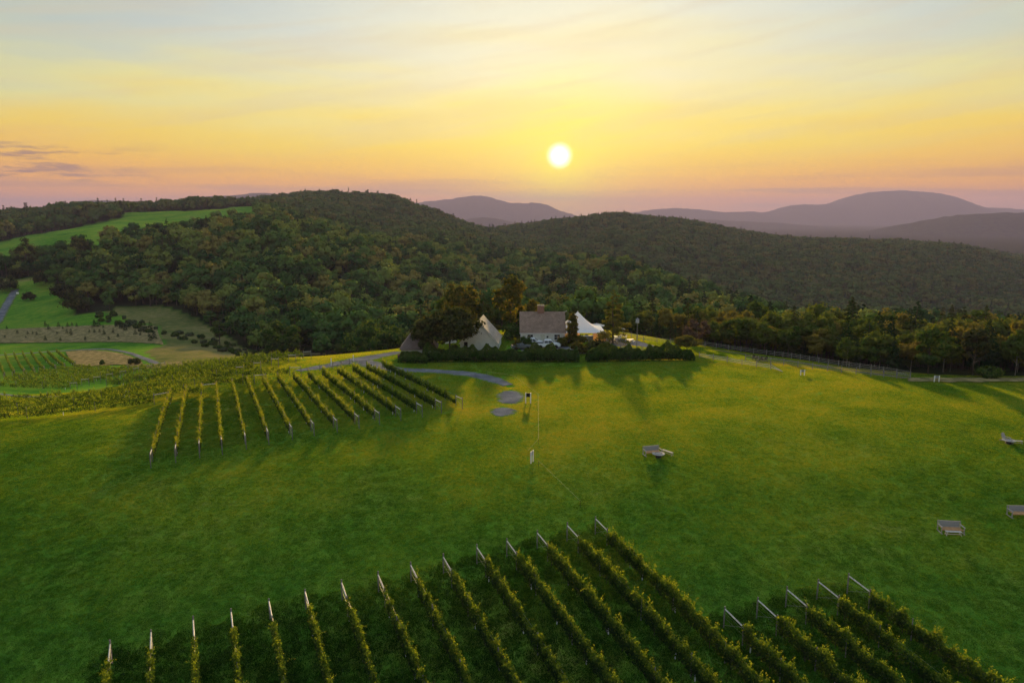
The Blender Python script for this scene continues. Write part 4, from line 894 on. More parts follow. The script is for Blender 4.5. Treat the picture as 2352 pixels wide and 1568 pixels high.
def shingle(name, a, b):
    m, t = newmat(name)
    c = nd('ShaderNodeTexCoord', t); br = nd('ShaderNodeTexBrick', t); lk(c.outputs['Object'], br.inputs['Vector'], t)
    mp_ = nd('ShaderNodeMapping', t); mp_.inputs['Rotation'].default_value = (math.radians(90), 0, 0); lk(c.outputs['Object'], mp_.inputs[0], t); lk(mp_.outputs[0], br.inputs['Vector'], t)
    br.inputs['Scale'].default_value = 2.2; br.inputs['Color1'].default_value = (*a, 1); br.inputs['Color2'].default_value = (*b, 1); br.inputs['Mortar'].default_value = tuple(v * .5 for v in a) + (1,); br.inputs['Mortar Size'].default_value = .02; br.inputs['Brick Width'].default_value = .5; br.inputs['Row Height'].default_value = .3
    n = nd('ShaderNodeTexNoise', t); lk(c.outputs['Object'], n.inputs['Vector'], t); n.inputs['Scale'].default_value = .9; n.inputs['Detail'].default_value = 8; n.inputs['Roughness'].default_value = .7
    p = nd('ShaderNodeBsdfPrincipled', t); p.inputs['Roughness'].default_value = .9
    lk(mixc(ramp(n.outputs[0], [(.4, (0, 0, 0)), (.7, (1, 1, 1))], t), br.outputs[0], tuple(v * .6 for v in a) + (1,), t), p.inputs['Base Color'], t); finish(t, p.outputs[0]); return m
WALLW = siding('white_siding', (.74, .73, .70)); TRIM = plain('white_trim', (.78, .77, .74), .5, .05)
ROOF = shingle('brown_shingles', (.26, .175, .125), (.33, .23, .17)); ROOF2 = shingle('pale_shingles', (.42, .35, .28), (.50, .42, .34)); ROOF3 = shingle('dark_shingles', (.16, .12, .105), (.21, .16, .135))
BRICK = shingle('chimney_brick', (.28, .15, .11), (.36, .20, .15)); GLASS = plain('window_glass', (.03, .035, .04), .08, .1, 2, spec=.6); WARM = plain('curtain', (.45, .25, .12), .7, .2); DOORM = plain('pale_door_paint', (.62, .60, .52), .5, .06)
STONE = plain('grey_stone_wall', (.30, .27, .24), .9, .3, 2.2, bump=.6)
DARK = plain('dark_paint', (.02, .02, .02), .5, .2); BLACK = plain('black_panel', (.012, .012, .014), .6, .2)
def gable(name, label, cx, cy, w, d, eave, ridge, rz, roofm, axis='x', over=.25, wallm=None, g=None):
    """walls, gables and two roof slopes; ridge along local x ('x') or y ('y'); origin at the floor centre"""
    g = float(gz(cx, cy)) if g is None else g
    t = thing(name, label, 'building', (cx, cy, g), rz); wallm = wallm or WALLW
    hw, hd = w / 2, d / 2
    if axis == 'x':
        prof = [(-hd, -1), (hd, -1), (hd, eave), (0, ridge - .12), (-hd, eave)]; MB().prism(prof, 'x', -hw, hw).build('wall', wallm, t)
        run, L = hd, w
    else:
        prof = [(-hw, -1), (hw, -1), (hw, eave), (0, ridge - .12), (-hw, eave)]; MB().prism(prof, 'y', -hd, hd).build('wall', wallm, t)
        run, L = hw, d
    sl = (ridge - eave) / run
    for s in (-1, 1):
        e = run + over; ze = eave - sl * over
        pr = [(s * e, ze), (s * e, ze + .14), (s * .001, ridge + .14), (s * .001, ridge)]
        MB().prism(pr, axis, -L / 2 - over, L / 2 + over).build('roof_slope', roofm, t)
    return t
hx0, hx1 = aty(1194, 780, 160).x, aty(1299.5, 780, 160).x; hw = hx1 - hx0
house = gable('house', 'white storey-and-a-half house with brown roof and central brick chimney', (hx0 + hx1) / 2, 164.4, hw - .4, 8.8, 2.55, 6.75, 0, ROOF, g=0.0)
fy = -4.4
MB().box((0, fy - .03, 2.36), (hw - .3, .05, .22)).build('frieze_board', TRIM, house)
for s in (-1, 1): MB().box((s * (hw / 2 - .3), fy - .03, 1.1), (.14, .05, 2.3)).build('corner_board', TRIM, house)
for s, mt in ((-1, WARM), (1, WARM)):
    wx = (-2.95 if s < 0 else 3.35)
    wn = MB().box((wx, fy - .02, 1.42), (1.45, .06, 1.4)).build('window', TRIM, house)
    MB().box((wx, fy - .06, 1.42), (1.26, .04, 1.22)).build('pane', GLASS, wn)
    MB().box((wx + (.28 * s), fy - .09, 1.3), (.36, .02, .8)).build('curtain', mt, wn)
    MB().box((wx, fy - .10, 1.42), (.05, .03, 1.08)).box((wx, fy - .102, 1.42), (1.08, .03, .05)).build('muntin', TRIM, wn)
dr = MB().box((-.05, fy - .02, 1.0), (1.0, .06, 2.1)).build('door', DOORM, house); MB().box((.33, fy - .08, 1.0), (.06, .06, .12)).build('handle', DARK, dr)
MB().box((-.05, fy - .03, 2.14), (1.5, .12, .16)).build('door_hood', TRIM, house)
MB().lathe([(.0, -.03), (.2, -.03), (.24, 0), (.2, .03), (0, .03)], 14).build('wall_lantern', DARK, house, (1.1, fy - .08, 1.5), (PI / 2, 0, 0))
ch = MB().box((-.35, 0, 7.0), (1.55, .9, 2.6)).build('chimney', BRICK, house); MB().box((-.35, 0, 8.33), (1.7, 1.02, .12)).build('chimney_cap', STONE, ch)
for k in (-.45, 0, .45): MB().tube([(-.35 + k, 0, 8.38), (-.35 + k, 0, 8.62)], .13, 8).build('flue_pot', STONE, ch)
MB().tube([(-hw / 2 - .05, fy - .3, 2.33), (hw / 2 + .05, fy - .3, 2.33)], .07, 6).build('gutter', TRIM, house)
MB().tube([(hw / 2 - .05, 0, 6.86), (hw / 2 + .35, 0, 6.9), (hw / 2 + .55, 0, 7.15)], .05, 5).build('ridge_bracket', TRIM, house)

bx = aty(1101, 800, 151).x
barn = gable('barn', 'white gabled barn with steep pale roof beside the flat-topped tree', bx + .2, 156, 8.4, 9.5, 1.75, 6.5, math.radians(-4), ROOF2, 'y', g=0.0)
MB().box((4.22, -3.6, .8), (.05, .9, 1.4)).build('door', DARK, barn); MB().box((-2.9, -4.77, .9), (.8, .05, 1.9)).build('door', DARK, barn)
for s in (-1, 1): MB().bar((s * 4.4, -4.98, 1.45), (0, -4.98, 6.45), .04, .2).build('rake_board', TRIM, barn)
MB().box((1.9, -4.77, 1.1), (.7, .05, .9)).build('window', GLASS, barn)
sh0 = aty(932, 820, 144)
def hip_shed(cx, cy, w, dp, eave, top, rz):
    t = thing('shed', 'low white shed with dark hipped roof at the end of the drive', 'building', (cx, cy, float(gz(cx, cy))), rz)
    MB().box((0, 0, eave / 2 - .5), (w, dp, eave + 1)).build('wall', WALLW, t)
    o = .35; a, b = w / 2 + o, dp / 2 + o; r = w * .16; ze = eave - .12
    c = [(-a, -b, ze), (a, -b, ze), (a, b, ze), (-a, b, ze)]; R0, R1 = (-r, 0, top), (r, 0, top)
    for f in ((c[0], c[1], R1, R0), (c[1], c[2], R1), (c[2], c[3], R0, R1), (c[3], c[0], R0)):
        n = len(f); q = [(p[0], p[1], p[2] + .12) for p in f]; MB().add(list(f) + q, [tuple(range(n))[::-1], tuple(range(n, 2 * n))] + [(k, (k + 1) % n, n + (k + 1) % n, n + k) for k in range(n)]).build('roof_slope', ROOF3, t)
    MB().box((-a + .9, -dp / 2 - .02, eave * .45), (1.2, .05, 1.0)).build('shutter', TRIM, t); MB().box((0, -dp / 2 - .03, eave - .12), (w, .05, .2)).build('frieze_board', TRIM, t)
hip_shed(sh0.x + 2.5, 147.5, 7.4, 6.2, 1.9, 5.6, math.radians(4))
s2 = aty(1032, 800, 158)
gable('shed', 'small pale shed glimpsed between the two barn trees', s2.x, 163, 2.6, 3.2, 1.7, 3.4, 0, ROOF2, 'y', g=0.0)

# walls beside the house
w = thing('garden_wall', 'low pale garden wall between house and tent', 'wall', (hx1 + 3.4, 161.5, 0)); MB().box((0, 0, .6), (6.4, .3, 1.7)).build('wall_panel', STONE, w); MB().box((0, 0, 1.5), (6.6, .42, .1)).build('coping', TRIM, w)
w = thing('garden_wall', 'low grey wall closing the parking court towards the hedge', 'wall', (hx0 + 13.8, 147.5, 0)); MB().box((0, 0, .3), (6.5, .35, 1.3)).build('wall_panel', STONE, w); MB().box((0, 0, .98), (6.7, .45, .1)).build('coping', TRIM, w)

# ------------------------------------------------------------------ tent
def fabric(name, col, tr=.5):
    m, t = newmat(name); d = nd('ShaderNodeBsdfDiffuse', t); d.inputs[0].default_value = (*col, 1); r = nd('ShaderNodeBsdfTranslucent', t); r.inputs[0].default_value = (col[0], col[1] * .9, col[2] * .75, 1)
    n = nd('ShaderNodeTexNoise', t); c = nd('ShaderNodeTexCoord', t); lk(c.outputs['Object'], n.inputs[0], t); n.inputs['Scale'].default_value = 1.2; b = nd('ShaderNodeBump', t); b.inputs['Distance'].default_value = .06; lk(n.outputs[0], b.inputs['Height'], t); lk(b.outputs[0], d.inputs['Normal'], t)
    x = nd('ShaderNodeMixShader', t); x.inputs[0].default_value = tr; lk(d.outputs[0], x.inputs[1], t); lk(r.outputs[0], x.inputs[2], t); finish(t, x.outputs[0]); return m
CANVAS = fabric('white_canvas', (.82, .82, .82), .08); WALLC = fabric('tent_wall_canvas', (.82, .70, .50), .7)
def tent():
    pk = aty(1327, 715, 168); X, Y = pk.x, 168; hx, hy, ev = 6.3, 6.0, 2.05; pz = pk.z
    t = thing('tent', 'white peaked marquee with glow from the low sun and added lights', 'tent', (X, Y, 0))
    n = 41; V = []
    for i in range(n):
        for j in range(n):
            u, v = i / (n - 1) * 2 - 1, j / (n - 1) * 2 - 1
            r = (abs(u) ** 5 + abs(v) ** 5) ** .2; r = min(1, r)
            V.append((u * hx, v * hy, ev + (pz - ev) * (1 - r) ** 1.75 + .10 * (1 - r) * abs(math.sin(4 * math.atan2(v, u)))))
    i, j = np.meshgrid(np.arange(n - 1), np.arange(n - 1), indexing='ij'); a = (i * n + j).ravel()
    link('canopy', mesh_np('tent_canopy', np.array(V), np.stack([a, a + n, a + n + 1, a + 1], 1), [CANVAS], smooth=True), t)
    for s, nm in ((-1, 'front'),):
        for k in range(4):
            x0, x1 = -hx + k * hx / 2 + .06, -hx + (k + 1) * hx / 2 - .06
            if s < 0 and k == 2: continue
            MB().box(((x0 + x1) / 2, s * (hy - .05), ev / 2), (x1 - x0, .03, ev - .05)).build('wall_panel', WALLC, t)
    for s in (-1, 1):
        for k in range(4): MB().box((s * (hx - .05), -hy + (k + .5) * hy / 2, ev / 2), (.03, hy / 2 - .12, ev - .05)).build('wall_panel', WALLC, t)
    for sx in (-1, -.5, 0, .5, 1):
        for sy in (-1, 1): MB().tube([(sx * hx, sy * hy, -.1), (sx * hx, sy * hy, ev)], .05, 6).build('side_pole', RAIL, t)
    MB().tube([(0, 0, 0), (0, 0, pz + .15)], .07, 8).build('centre_pole', RAIL, t)
    for sx in (-1, 1):
        for sy in (-1, 1): MB().tube([(sx * hx, sy * hy, ev), (sx * (hx + 1.6), sy * (hy + 1.2), 0)], .02, 4).build('guy_rope', TUBE, t)
    em, et = newmat('added_bulb_glow'); ee = nd('ShaderNodeEmission', et); ee.inputs[0].default_value = (1, .62, .25, 1); ee.inputs[1].default_value = 12; finish(et, ee.outputs[0])
    for lx in (-3, 3):  # bulbs and lights added to strengthen the glow of the tent walls
        lp = MB().lathe([(.03, 2.45), (.16, 2.3), (.16, 2.2), (.03, 2.1)], 10).build('added_glow_bulb', em, t, (lx, 0, 0))
        ld = bpy.data.lights.new('added_glow_light', 'POINT'); ld.energy = 360; ld.color = (1, .52, .16); ld.shadow_soft_size = .2; lo = bpy.data.objects.new('added_glow_light', ld); COL.objects.link(lo); lo.parent = lp; lo.location = (0, 0, 1.95)
    MB().box((1.6, -hy - .03, 1.25), (.75, .05, .9)).build('window_flap', BLACK, t)
tent()
# umbrellas
def umbrella(x, y, g, label, mat, R=1.5, H=2.7, n=8):
    t = thing('parasol', label, 'parasol', (x, y, g), .2)
    b = MB(); b.v = [(R * math.cos(2 * PI * k / n), R * math.sin(2 * PI * k / n), H - .55) for k in range(n)] + [(0, 0, H)] + [(R * math.cos(2 * PI * k / n), R * math.sin(2 * PI * k / n), H - .72) for k in range(n)]
    b.f = [(k, (k + 1) % n, n) for k in range(n)] + [(k, (k + 1) % n, n + 1 + (k + 1) % n, n + 1 + k) for k in range(n)]
    b.build('canopy', mat, t); MB().tube([(0, 0, 0), (0, 0, H + .08)], .03, 6).build('pole', WOODG, t); MB().lathe([(.32, 0), (.32, .06), (.08, .12)], 12).build('foot', DARK, t)
p = aty(1371, 742, 176); umbrella(p.x, 176, 0.0, 'pale parasol standing behind the tent shoulder', fabric('grey_canvas', (.62, .62, .62), .3), 2.1, p.z)
p = aty(1421, 772, 172); umbrella(p.x, 172, 0.0, 'low grey parasol on the far side of the terrace', fabric('grey_canvas_low', (.5, .5, .5), .3), 1.7, 1.9)
p = aty(1045, 822, 143); umbrella(p.x, 143, float(gz(p.x, 143)), 'red parasol in the gap above the hedge', fabric('red_canvas', (.55, .03, .05), .3), 1.1, 2.6)

# picnic tables on the terrace
def picnic(px, py, label, rz, mat):
    p = G(px, py); t = thing('picnic_table', label, 'table', p, rz)
    for k in range(4): MB().box((0, -.3 + k * .2, .74), (1.8, .185, .04)).build('plank', mat, t)
    for s in (-1, 1):
        MB().box((0, s * .68, .45), (1.8, .26, .04)).build('seat', mat, t)
        MB().bar((s * .65, -.72, 0), (s * .65, .25, .72), .08, .05).bar((s * .71, .72, 0), (s * .71, -.25, .72), .08, .05).build('leg_frame', mat, t)
PW = plain('white_table_paint', (.72, .71, .68), .6, .1); DW = plain('dark_wood', (.06, .045, .035), .8, .3)
picnic(1447, 786, 'white table standing nearest the birdhouse pole', .3, PW); picnic(1416, 779, 'white table in the middle of the terrace', .1, PW); picnic(1407, 788, 'dark table at the near side of the terrace', .5, DW); picnic(1432, 776, 'white table at the far rim of the terrace', -.2, PW)

# ------------------------------------------------------------------ vehicles
CARW = plain('white_car_paint', (.78, .79, .80), .25, .04, 2, spec=.5); TYRE = plain('tyre_rubber', (.015, .015, .016), .9, .2); RIM = plain('alloy_rim', (.5, .5, .52), .3, .1, 4, metal=.9); LAMPR = plain('red_lens', (.35, .02, .02), .2, .1); CHROME = plain('bumper_metal', (.45, .45, .47), .3, .1, 3, metal=.8); CARG = plain('grey_car_paint', (.12, .125, .13), .3, .05, 2, spec=.5)
def vehicle(name, label, cat, x, y, rz, prof, cabin, paint, L, W, axles, r=.37, glass=None, bed=None):
    """side outline extruded to the body width, a narrower cabin with panes, wheels with rims"""
    g = float(gz(x, y)); t = thing(name, label, cat, (x, y, g + .07), rz)
    MB().prism(prof, 'y', -W / 2, W / 2).build('body', paint, t, bevel=.06)
    cb = MB(); n = len(cabin); w0, w1 = W / 2 - .06, W / 2 - .26; zs = [c[1] for c in cabin]; z0, z1 = min(zs), max(zs)
    off = lambda z: w0 + (w1 - w0) * (z - z0) / (z1 - z0)
    cb.v = [(c[0], -off(c[1]), c[1]) for c in cabin] + [(c[0], off(c[1]), c[1]) for c in cabin]; cb.f = [tuple(range(n))[::-1], tuple(range(n, 2 * n))] + [(i, (i + 1) % n, n + (i + 1) % n, n + i) for i in range(n)]
    cab = cb.build('cabin', paint, t, bevel=.05)
    for s in (-1, 1):
        for (a, b, c, e) in glass:       # bottom x0,x1 and top x0,x1 of each side pane
            zb, zt = z0 + .06, z1 - .1; v = [(a, s * (off(zb) + .012), zb), (b, s * (off(zb) + .012), zb), (e, s * (off(zt) + .012), zt), (c, s * (off(zt) + .012), zt)]
            v2 = [(q[0], q[1] - s * .03, q[2]) for q in v]; MB().add(v + v2, [(0, 1, 2, 3), (7, 6, 5, 4), (0, 4, 5, 1), (1, 5, 6, 2), (2, 6, 7, 3), (3, 7, 4, 0)]).build('side_window', GLASS, cab)
    xs = sorted(cabin, key=lambda c: c[0])
    for (p0, p1) in ((cabin[0], cabin[1]), (cabin[-1], cabin[-2])):
        sgn = -1 if p0[0] < 0 and p0[0] == xs[0][0] else 1
        a, b = Vector((p0[0], 0, p0[1])), Vector((p1[0], 0, p1[1])); q0, q1 = a.lerp(b, .12), a.lerp(b, .9); dx = sgn * .02
        v = [(q0.x + dx, -off(q0.z) + .1, q0.z), (q0.x + dx, off(q0.z) - .1, q0.z), (q1.x + dx, off(q1.z) - .1, q1.z), (q1.x + dx, -off(q1.z) + .1, q1.z)]; v2 = [(k[0] - 2.2 * dx, k[1], k[2]) for k in v]
        MB().add(v + v2, [(0, 1, 2, 3), (7, 6, 5, 4), (0, 4, 5, 1), (1, 5, 6, 2), (2, 6, 7, 3), (3, 7, 4, 0)]).build('windscreen', GLASS, cab)
    for ax in axles:
        for s in (-1, 1):
            wl = MB().lathe([(r * .55, -.11), (r * .92, -.11), (r, -.07), (r, .07), (r * .92, .11), (r * .55, .11)], 20).build('wheel', TYRE, t, (ax, s * (W / 2 - .10), r - .07), (PI / 2, 0, 0))
            MB().lathe([(.02, -.06), (r * .6, -.09), (r * .62, .09), (.02, .06)], 14).build('rim', RIM, wl)
            MB().lathe([(r * 1.18, -.02), (r * 1.18, .02)], 20).build('wheel_arch', BLACK, t, (ax, s * (W / 2 - .015), r - .05), (PI / 2, 0, 0))
    for s in (-1, 1):
        MB().box((-L / 2 - .005, s * (W / 2 - .14), .92), (.05, .16, .34)).build('tail_light', LAMPR, t); MB().box((L / 2 - .01, s * (W / 2 - .22), .82), (.06, .32, .16)).build('headlight', RIM, t)
    MB().box((-L / 2 - .04, 0, .52), (.12, W - .1, .2)).build('bumper', CHROME, t); MB().box((L / 2 + .02, 0, .5), (.12, W - .1, .22)).build('bumper', CHROME, t)
    if bed: MB().box(((bed[0] + bed[1]) / 2, 0, bed[2]), (bed[1] - bed[0], W - .34, .03)).build('cargo_bed', BLACK, t)
    return t
pp = G(1258, 799); vehicle('pickup_truck', 'white crew-cab pickup parked behind the hedge', 'truck', pp.x, pp.y, math.radians(3), [(-2.8, .38), (2.75, .38), (2.82, .7), (2.78, 1.05), (1.4, 1.2), (-2.8, 1.16)], [(-.95, 1.15), (-.8, 1.82), (.75, 1.86), (1.55, 1.18)], CARW, 5.6, 1.98, (-1.75, 1.75), .4, [(-.85, -.02, -.72, -.05), (.06, 1.25, .03, .68)], (-2.72, -1.02, 1.175))
pp = G(1226, 794); vehicle('suv', 'white sport utility car half hidden by a green bush', 'car', pp.x - .3, pp.y + .5, math.radians(-4), [(-2.3, .36), (2.3, .36), (2.36, .7), (2.25, .98), (1.2, 1.08), (-2.3, 1.05)], [(-2.2, 1.02), (-1.9, 1.66), (.45, 1.68), (1.35, 1.06)], CARW, 4.6, 1.88, (-1.4, 1.42), .37, [(-1.95, -1.1, -1.72, -1.05), (-1.02, -.05, -.98, -.05), (.03, 1.1, .02, .42)])
pp = G(1294, 797); vehicle('car', 'white car parked beyond the nose of the pickup', 'car', pp.x, pp.y + 3.2, math.radians(60), [(-2.2, .34), (2.2, .34), (2.25, .65), (2.1, .86), (1.1, .96), (-2.2, .95)], [(-1.8, .93), (-1.2, 1.42), (.2, 1.44), (1.1, .95)], CARW, 4.4, 1.8, (-1.3, 1.35), .34, [(-1.3, -.3, -1.05, -.28), (-.22, .9, -.2, .15)])
pp = G(1197, 801); vehicle('car', 'grey car showing only its roof at the barn end of the hedge', 'car', pp.x, pp.y - .6, math.radians(8), [(-2.2, .34), (2.2, .34), (2.25, .65), (2.1, .86), (1.1, .96), (-2.2, .95)], [(-1.8, .93), (-1.2, 1.42), (.2, 1.44), (1.1, .95)], CARG, 4.4, 1.8, (-1.3, 1.35), .34, [(-1.3, -.3, -1.05, -.28), (-.22, .9, -.2, .15)])

# ------------------------------------------------------------------ fences
FP_ = MB().tube([(0, 0, -.3), (0, 0, 1.35)], [.085, .075], 6).mesh('fence_post', WOOD)
def fence(pix, label, rails=(.45, .8, 1.15), step=2.6, end_drop=False, mat=None, name='rail_fence'):
    pts = [G(*p) for p in pix]; t = thing(name, label, 'fence', pts[0]); o = pts[0]; L = 0; seg = []
    for a, b in zip(pts[:-1], pts[1:]):
        n = max(1, round((b - a).length / step))
        seg += [a.lerp(b, k / n) for k in range(n)]
    seg.append(pts[-1]); seg = [Vector((q.x, q.y, float(gz(q.x, q.y)))) for q in seg]
    for i, q in enumerate(seg):
        if end_drop and i == len(seg) - 1: continue
        link('fence_post', FP_, t, q - o, (random.uniform(-.03, .03), random.uniform(-.03, .03), random.uniform(0, 6)))
    for i, (a, b) in enumerate(zip(seg[:-1], seg[1:])):
        for h in rails:
            hb = .08 + h * .05 if end_drop and i == len(seg) - 2 else h
            MB().tube([a - o + Vector((0, 0, h + random.uniform(-.03, .03))), b - o + Vector((0, 0, hb + random.uniform(-.03, .03)))], [.042, .046], 6).build('rail', WOOD if not mat else mat, t)
fence([(1478, 784), (1540, 790), (1645, 800), (1760, 816), (1880, 834), (2000, 852), (2090, 868)], 'long split-rail fence against the dark tree line')
fence([(1712, 828), (1800, 839), (1900, 852), (2000, 864), (2090, 871)], 'nearer split-rail fence running along the lit lawn to the corner', rails=(.35, .7, 1.05))
fence([(1606, 822), (1638, 827), (1670, 832), (1704, 838), (1737, 843), (1770, 848), (1797, 854)], 'short pale rail fence ending in rails dropped to the grass', rails=(.35, .65, .95), end_drop=True, mat=RAIL)
fence([(1425, 806), (1500, 809), (1560, 813)], 'rail fence in front of the terrace behind the hedge', rails=(.4, .8))
fence([(1395, 772), (1418, 768), (1450, 776), (1478, 784)], 'rail fence bounding the far side of the terrace')
fence([(735, 852), (765, 846), (803, 838)], 'dark rail fence by the bend of the drive', rails=(.5, 1.0), mat=WOODG)
fence([(745, 812), (800, 806), (850, 802)], 'dark rail fence on the rim of the dry grass', rails=(.5, 1.0), mat=WOODG)
fence([(885, 800), (912, 797)], 'short rail fence beside the low shed', rails=(.5, 1.0))

# ------------------------------------------------------------------ seats on the lawn
SLATG = plain('grey_slats', (.25, .26, .28), .8, .3, 8); SEATT = plain('tan_seat_slats', (.48, .27, .13), .7, .25, 8); GREYW = plain('silvered_wood', (.32, .315, .30), .8, .2, 8)
BS = MB().box((0, 0, .28), (.13, .025, .56)).mesh('back_slat', SLATG); SS = MB().box((0, 0, 0), (1.94, .085, .03)).mesh('seat_slat', SEATT)
def swing_bench(p, rz, label, seatm=None):
    t = thing('garden_bench', label, 'bench', p, rz); W = 2.1
    for k in range(13):
        o = link('back_slat', BS, t, (-.9 + k * .15, .34, .50), (math.radians(-14), 0, 0))
    for k in range(6): link('seat_slat', SS, t, (0, .24 - k * .105, .46))
    MB().bar((-W / 2, .48, 1.05), (W / 2, .48, 1.05), .07, .05).build('top_rail', GREYW, t); MB().bar((-W / 2, .33, .5), (W / 2, .33, .5), .06).build('lower_rail', GREYW, t); MB().bar((-W / 2, -.36, .42), (W / 2, -.36, .42), .05, .09).build('front_apron', SEATT, t)
    for s in (-1, 1):
        x = s * (W / 2 + .04)
        MB().bar((x, .36, 0), (x, .50, 1.1), .08).build('leg', GREYW, t); MB().bar((x, -.4, 0), (x, -.4, .72), .08).build('leg', GREYW, t)
        MB().box((x, -.02, .74), (.12, .98, .04)).build('armrest', GREYW, t); MB().bar((x, -.6, .05), (x, .6, .05), .08, .07).build('runner', GREYW, t)
    return t
def little_bench(p, rz, label, mat, L=1.5):
    t = thing('small_bench', label, 'bench', p, rz)
    for k in range(3): MB().box((0, -.13 + k * .13, .43), (L, .115, .035)).build('seat_slat', mat, t)
    for s in (-1, 1):
        b = MB()
        for q in (-.13, .13): b.bar((s * (L / 2 - .15), q, .41), (s * (L / 2 - .05), q * 1.3, 0), .06)
        b.bar((s * (L / 2 - .09), -.15, .14), (s * (L / 2 - .09), .15, .14), .05); b.build('leg_frame', mat, t)
    MB().bar((-L / 2 + .1, 0, .14), (L / 2 - .1, 0, .14), .05).build('stretcher', mat, t)
def fire_table(p, label, R=.75):
    t = thing('fire_pit', label, 'fire pit', p)
    MB().lathe([(R * .45, .44), (R * .98, .44), (R, .47), (R * .97, .50), (R * .5, .50)], 28).build('table_ring', GREYW, t)
    MB().lathe([(.05, .40), (R * .35, .42), (R * .5, .52), (R * .53, .53), (R * .53, .47), (R * .4, .30), (.05, .26)], 24).build('bowl', plain('rusty_bowl', (.16, .09, .06), .9, .4, 5), t)
    MB().lathe([(R * .5, 0), (R * .42, .15), (R * .4, .40)], 16).build('pedestal', DARK, t)
def adirondack(p, rz, label, mat, group=None):
    t = thing('lawn_chair', label, 'chair', p, rz, group)
    for k in range(5): MB().bar((-.24 + k * .12, .18, .32), (-.26 + k * .13, .52, 1.0 + .06 * (2 - abs(k - 2))), .11, .025).build('back_slat', mat, t)
    for k in range(4): MB().box((0, -.30 + k * .13, .40 - k * .03), (.56, .115, .025)).build('seat_slat', mat, t)
    for s in (-1, 1):
        MB().bar((s * .32, -.38, 0), (s * .32, -.38, .55), .09, .04).build('leg', mat, t); MB().bar((s * .29, -.42, .36), (s * .29, .62, .05), .035, .12).build('side_rail', mat, t); MB().box((s * .36, -.02, .57), (.15, .85, .03)).build('armrest', mat, t)
q = G(1498, 1044); swing_bench(q, math.radians(14), 'slatted bench with tan seat beside the round fire pit in mid lawn')
q = G(1512, 1049); fire_table(q, 'round grey-rimmed fire pit in front of the mid-lawn bench', .82)
q = G(1533, 1043); little_bench(q, math.radians(-52), 'small pale backless bench beside the mid-lawn fire pit', GREYW, 1.7)
q = G(2183, 1222); swing_bench(q, math.radians(-6), 'slatted bench with tan seat nearest the set-back vine rows')
q = G(2189, 1229); little_bench(q, math.radians(-6), 'small pale bench used as footrest before the nearest slatted bench', RAIL, 1.55)
q = G(2342, 1186); swing_bench(q, math.radians(-2), 'grey slatted bench cut by the picture edge')
q = G(2309, 1013); adirondack(q, math.radians(20), 'grey lawn chair beside the farther fire pit', GREYW)
q = G(2316, 1018); fire_table(q, 'farther round fire pit near the picture edge', .8)
q = G(2336, 1019); little_bench(q, math.radians(-8), 'small pale bench beside the farther fire pit', GREYW, 1.3)
for k, (a, b) in enumerate(((1732, 825), (1740, 827), (1748, 829), (1757, 829))): adirondack(G(a, b), math.radians(150 + 15 * k), '%s of four dark lawn chairs between the rail fences' % ORD[k], DW, 'dark lawn chairs between the fences')
for k, (a, b) in enumerate(((1437, 811), (1445, 811))): adirondack(G(a, b), math.radians(160), '%s dark lawn chair behind the hedge below the terrace' % ORD[k], DW, 'dark lawn chairs below the terrace')

# ------------------------------------------------------------------ small things
def marker(px, py, label, rz=0.0, gap=.75, h=1.5, face=BLACK):
    p = G(px, py); t = thing('marker_post', label, 'marker', p, rz)
    for s in (-1, 1): MB().box((s * gap / 2, 0, h / 2 - .1), (.17, .09, h + .2)).build('white_stake', TUBE, t, bevel=.01)
    MB().box((0, .06, h * .78), (gap + .2, .04, h * .38)).build('dark_panel', face, t)
marker(1213, 926, 'pair of white stakes with a dark panel beside the gravel patch', 0, .8, 1.75)
marker(1222, 1062, 'pair of white stakes standing edge-on in the open lawn', math.radians(62), .62, 1.55, plain('grey_panel', (.25, .27, .3), .6, .1))
marker(1843, 862, 'pair of white stakes with a grey panel before the rail fences', .1, .75, 1.1, MATS['grey_panel'])
marker(2151, 877, 'pair of white stakes with a grey panel near the dry grass fringe', 0, .85, 1.2, MATS['grey_panel'])
marker(853, 846, 'small white marker at the corner of the drive', .2, .5, .8)
def stake_line(pix, label):
    pts = [G(*p) for p in pix]; o = pts[0]; t = thing('string_line', label, 'string fence', o)
    for q in pts: MB().tube([q - o + Vector((0, 0, -.1)), q - o + Vector((0, 0, .85))], .018, 5).build('stake', DARK, t)
    MB().tube([q - o + Vector((0, 0, .82)) for q in pts], .014, 4).build('string', plain('yellow_string', (.55, .52, .22), .7, .05) if 'yellow_string' not in MATS else MATS['yellow_string'], t)
stake_line([(1118, 862), (1180, 872), (1236, 915), (1237, 1020), (1213, 1048)], 'string on thin stakes running past the gravel patches')
stake_line([(1237, 1072), (1333, 1166)], 'slanting string on two stakes above the near vines')
for k, (a, b) in enumerate(((761, 838), (812, 830))):
    p = G(a, b); t = thing('drive_post', ('short white post at the bend of the drive', 'short white post beside the yellow verge of the drive')[k], 'post', p)
    MB().tube([(0, 0, -.1), (0, 0, 1.35)], [.09, .09], 8).build('shaft', TUBE, t); MB().tube([(0, 0, 1.35), (0, 0, 1.42)], [.1, .06], 8).build('cap', TUBE, t)
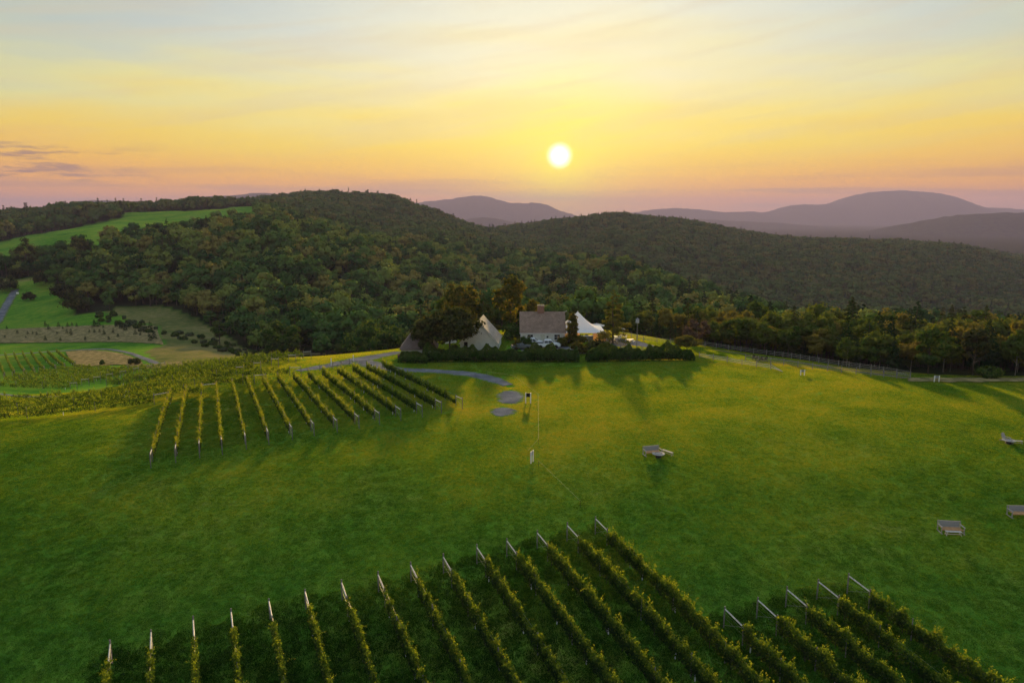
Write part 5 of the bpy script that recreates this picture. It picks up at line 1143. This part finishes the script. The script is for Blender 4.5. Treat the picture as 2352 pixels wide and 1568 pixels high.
def birdhouse():
    p = aty(1462, 799, 153); g = float(gz(p.x, 153)); H = CAMZ + slope(731) * 153 - g
    t = thing('birdhouse', 'grey birdhouse on a tall pole behind the hedge', 'birdhouse', (p.x, 153, g))
    MB().tube([(0, 0, -.3), (0, 0, H - 1.0)], .075, 8).build('pole', WOODG, t); MB().lathe([(.40, H - 1.0), (.42, H - .95), (.36, H - .3), (.34, H - .25)], 8).build('nest_box', plain('pale_grey_paint', (.42, .43, .45), .6, .15), t)
    MB().lathe([(.46, H - .25), (.02, H + .12)], 8).build('cap_roof', plain('tin_roof', (.22, .22, .24), .4, .2, 3, metal=.5), t)
birdhouse()
p = aty(1413, 795, 158); t = thing('lamp_pole', 'thin dark pole at the corner of the tent', 'pole', (aty(1386, 790, 160).x, 160, 0)); MB().tube([(0, 0, -.2), (0, 0, 3.6)], [.05, .04], 6).build('shaft', DARK, t); MB().lathe([(.14, 3.5), (.18, 3.6), (.05, 3.8)], 8).build('lantern', DARK, t)
p = G(921, 826); t = thing('garden_cart', 'small dark cart with a red lid beside the low shed', 'cart', p, .4); MB().box((0, 0, .62), (1.2, .8, .65)).build('box', DW, t, bevel=.03); MB().prism([(-.45, .95), (.45, .95), (0, 1.25)], 'x', -.65, .65).build('lid', plain('rust_lid', (.22, .08, .06), .8, .2), t)
for s in (-1, 1): MB().lathe([(.05, -.04), (.28, -.04), (.28, .04), (.05, .04)], 14).build('wheel', TYRE, t, (0, s * .45, .28), (PI / 2, 0, 0))
p = G(*c7(140, 140)); t = thing('roadside_sign', 'small white sign by the meadow lane', 'sign', p); MB().box((0, 0, 1.3), (1.6, .06, 1.0)).build('panel', TUBE, t)
for s in (-1, 1): MB().box((s * .5, .05, .5), (.1, .05, 1.4)).build('post', WOODG, t)
p = aty(776, 446, 1560); g = float(gz(p.x, 1560)); t = thing('lookout_tower', 'tiny tower on the crest of the wooded hill', 'tower', (p.x, 1560, g)); Ht = 15
for sx in (-1, 1):
    for sy in (-1, 1): MB().bar((sx * 2, sy * 2, -1), (sx * 1.2, sy * 1.2, Ht - 3), .3).build('leg', WOODG, t)
MB().box((0, 0, Ht - 2), (3.2, 3.2, 2.4)).build('cabin', WOODG, t); MB().lathe([(2.6, Ht - .8), (.1, Ht + 1)], 4).build('roof', ROOF3, t)
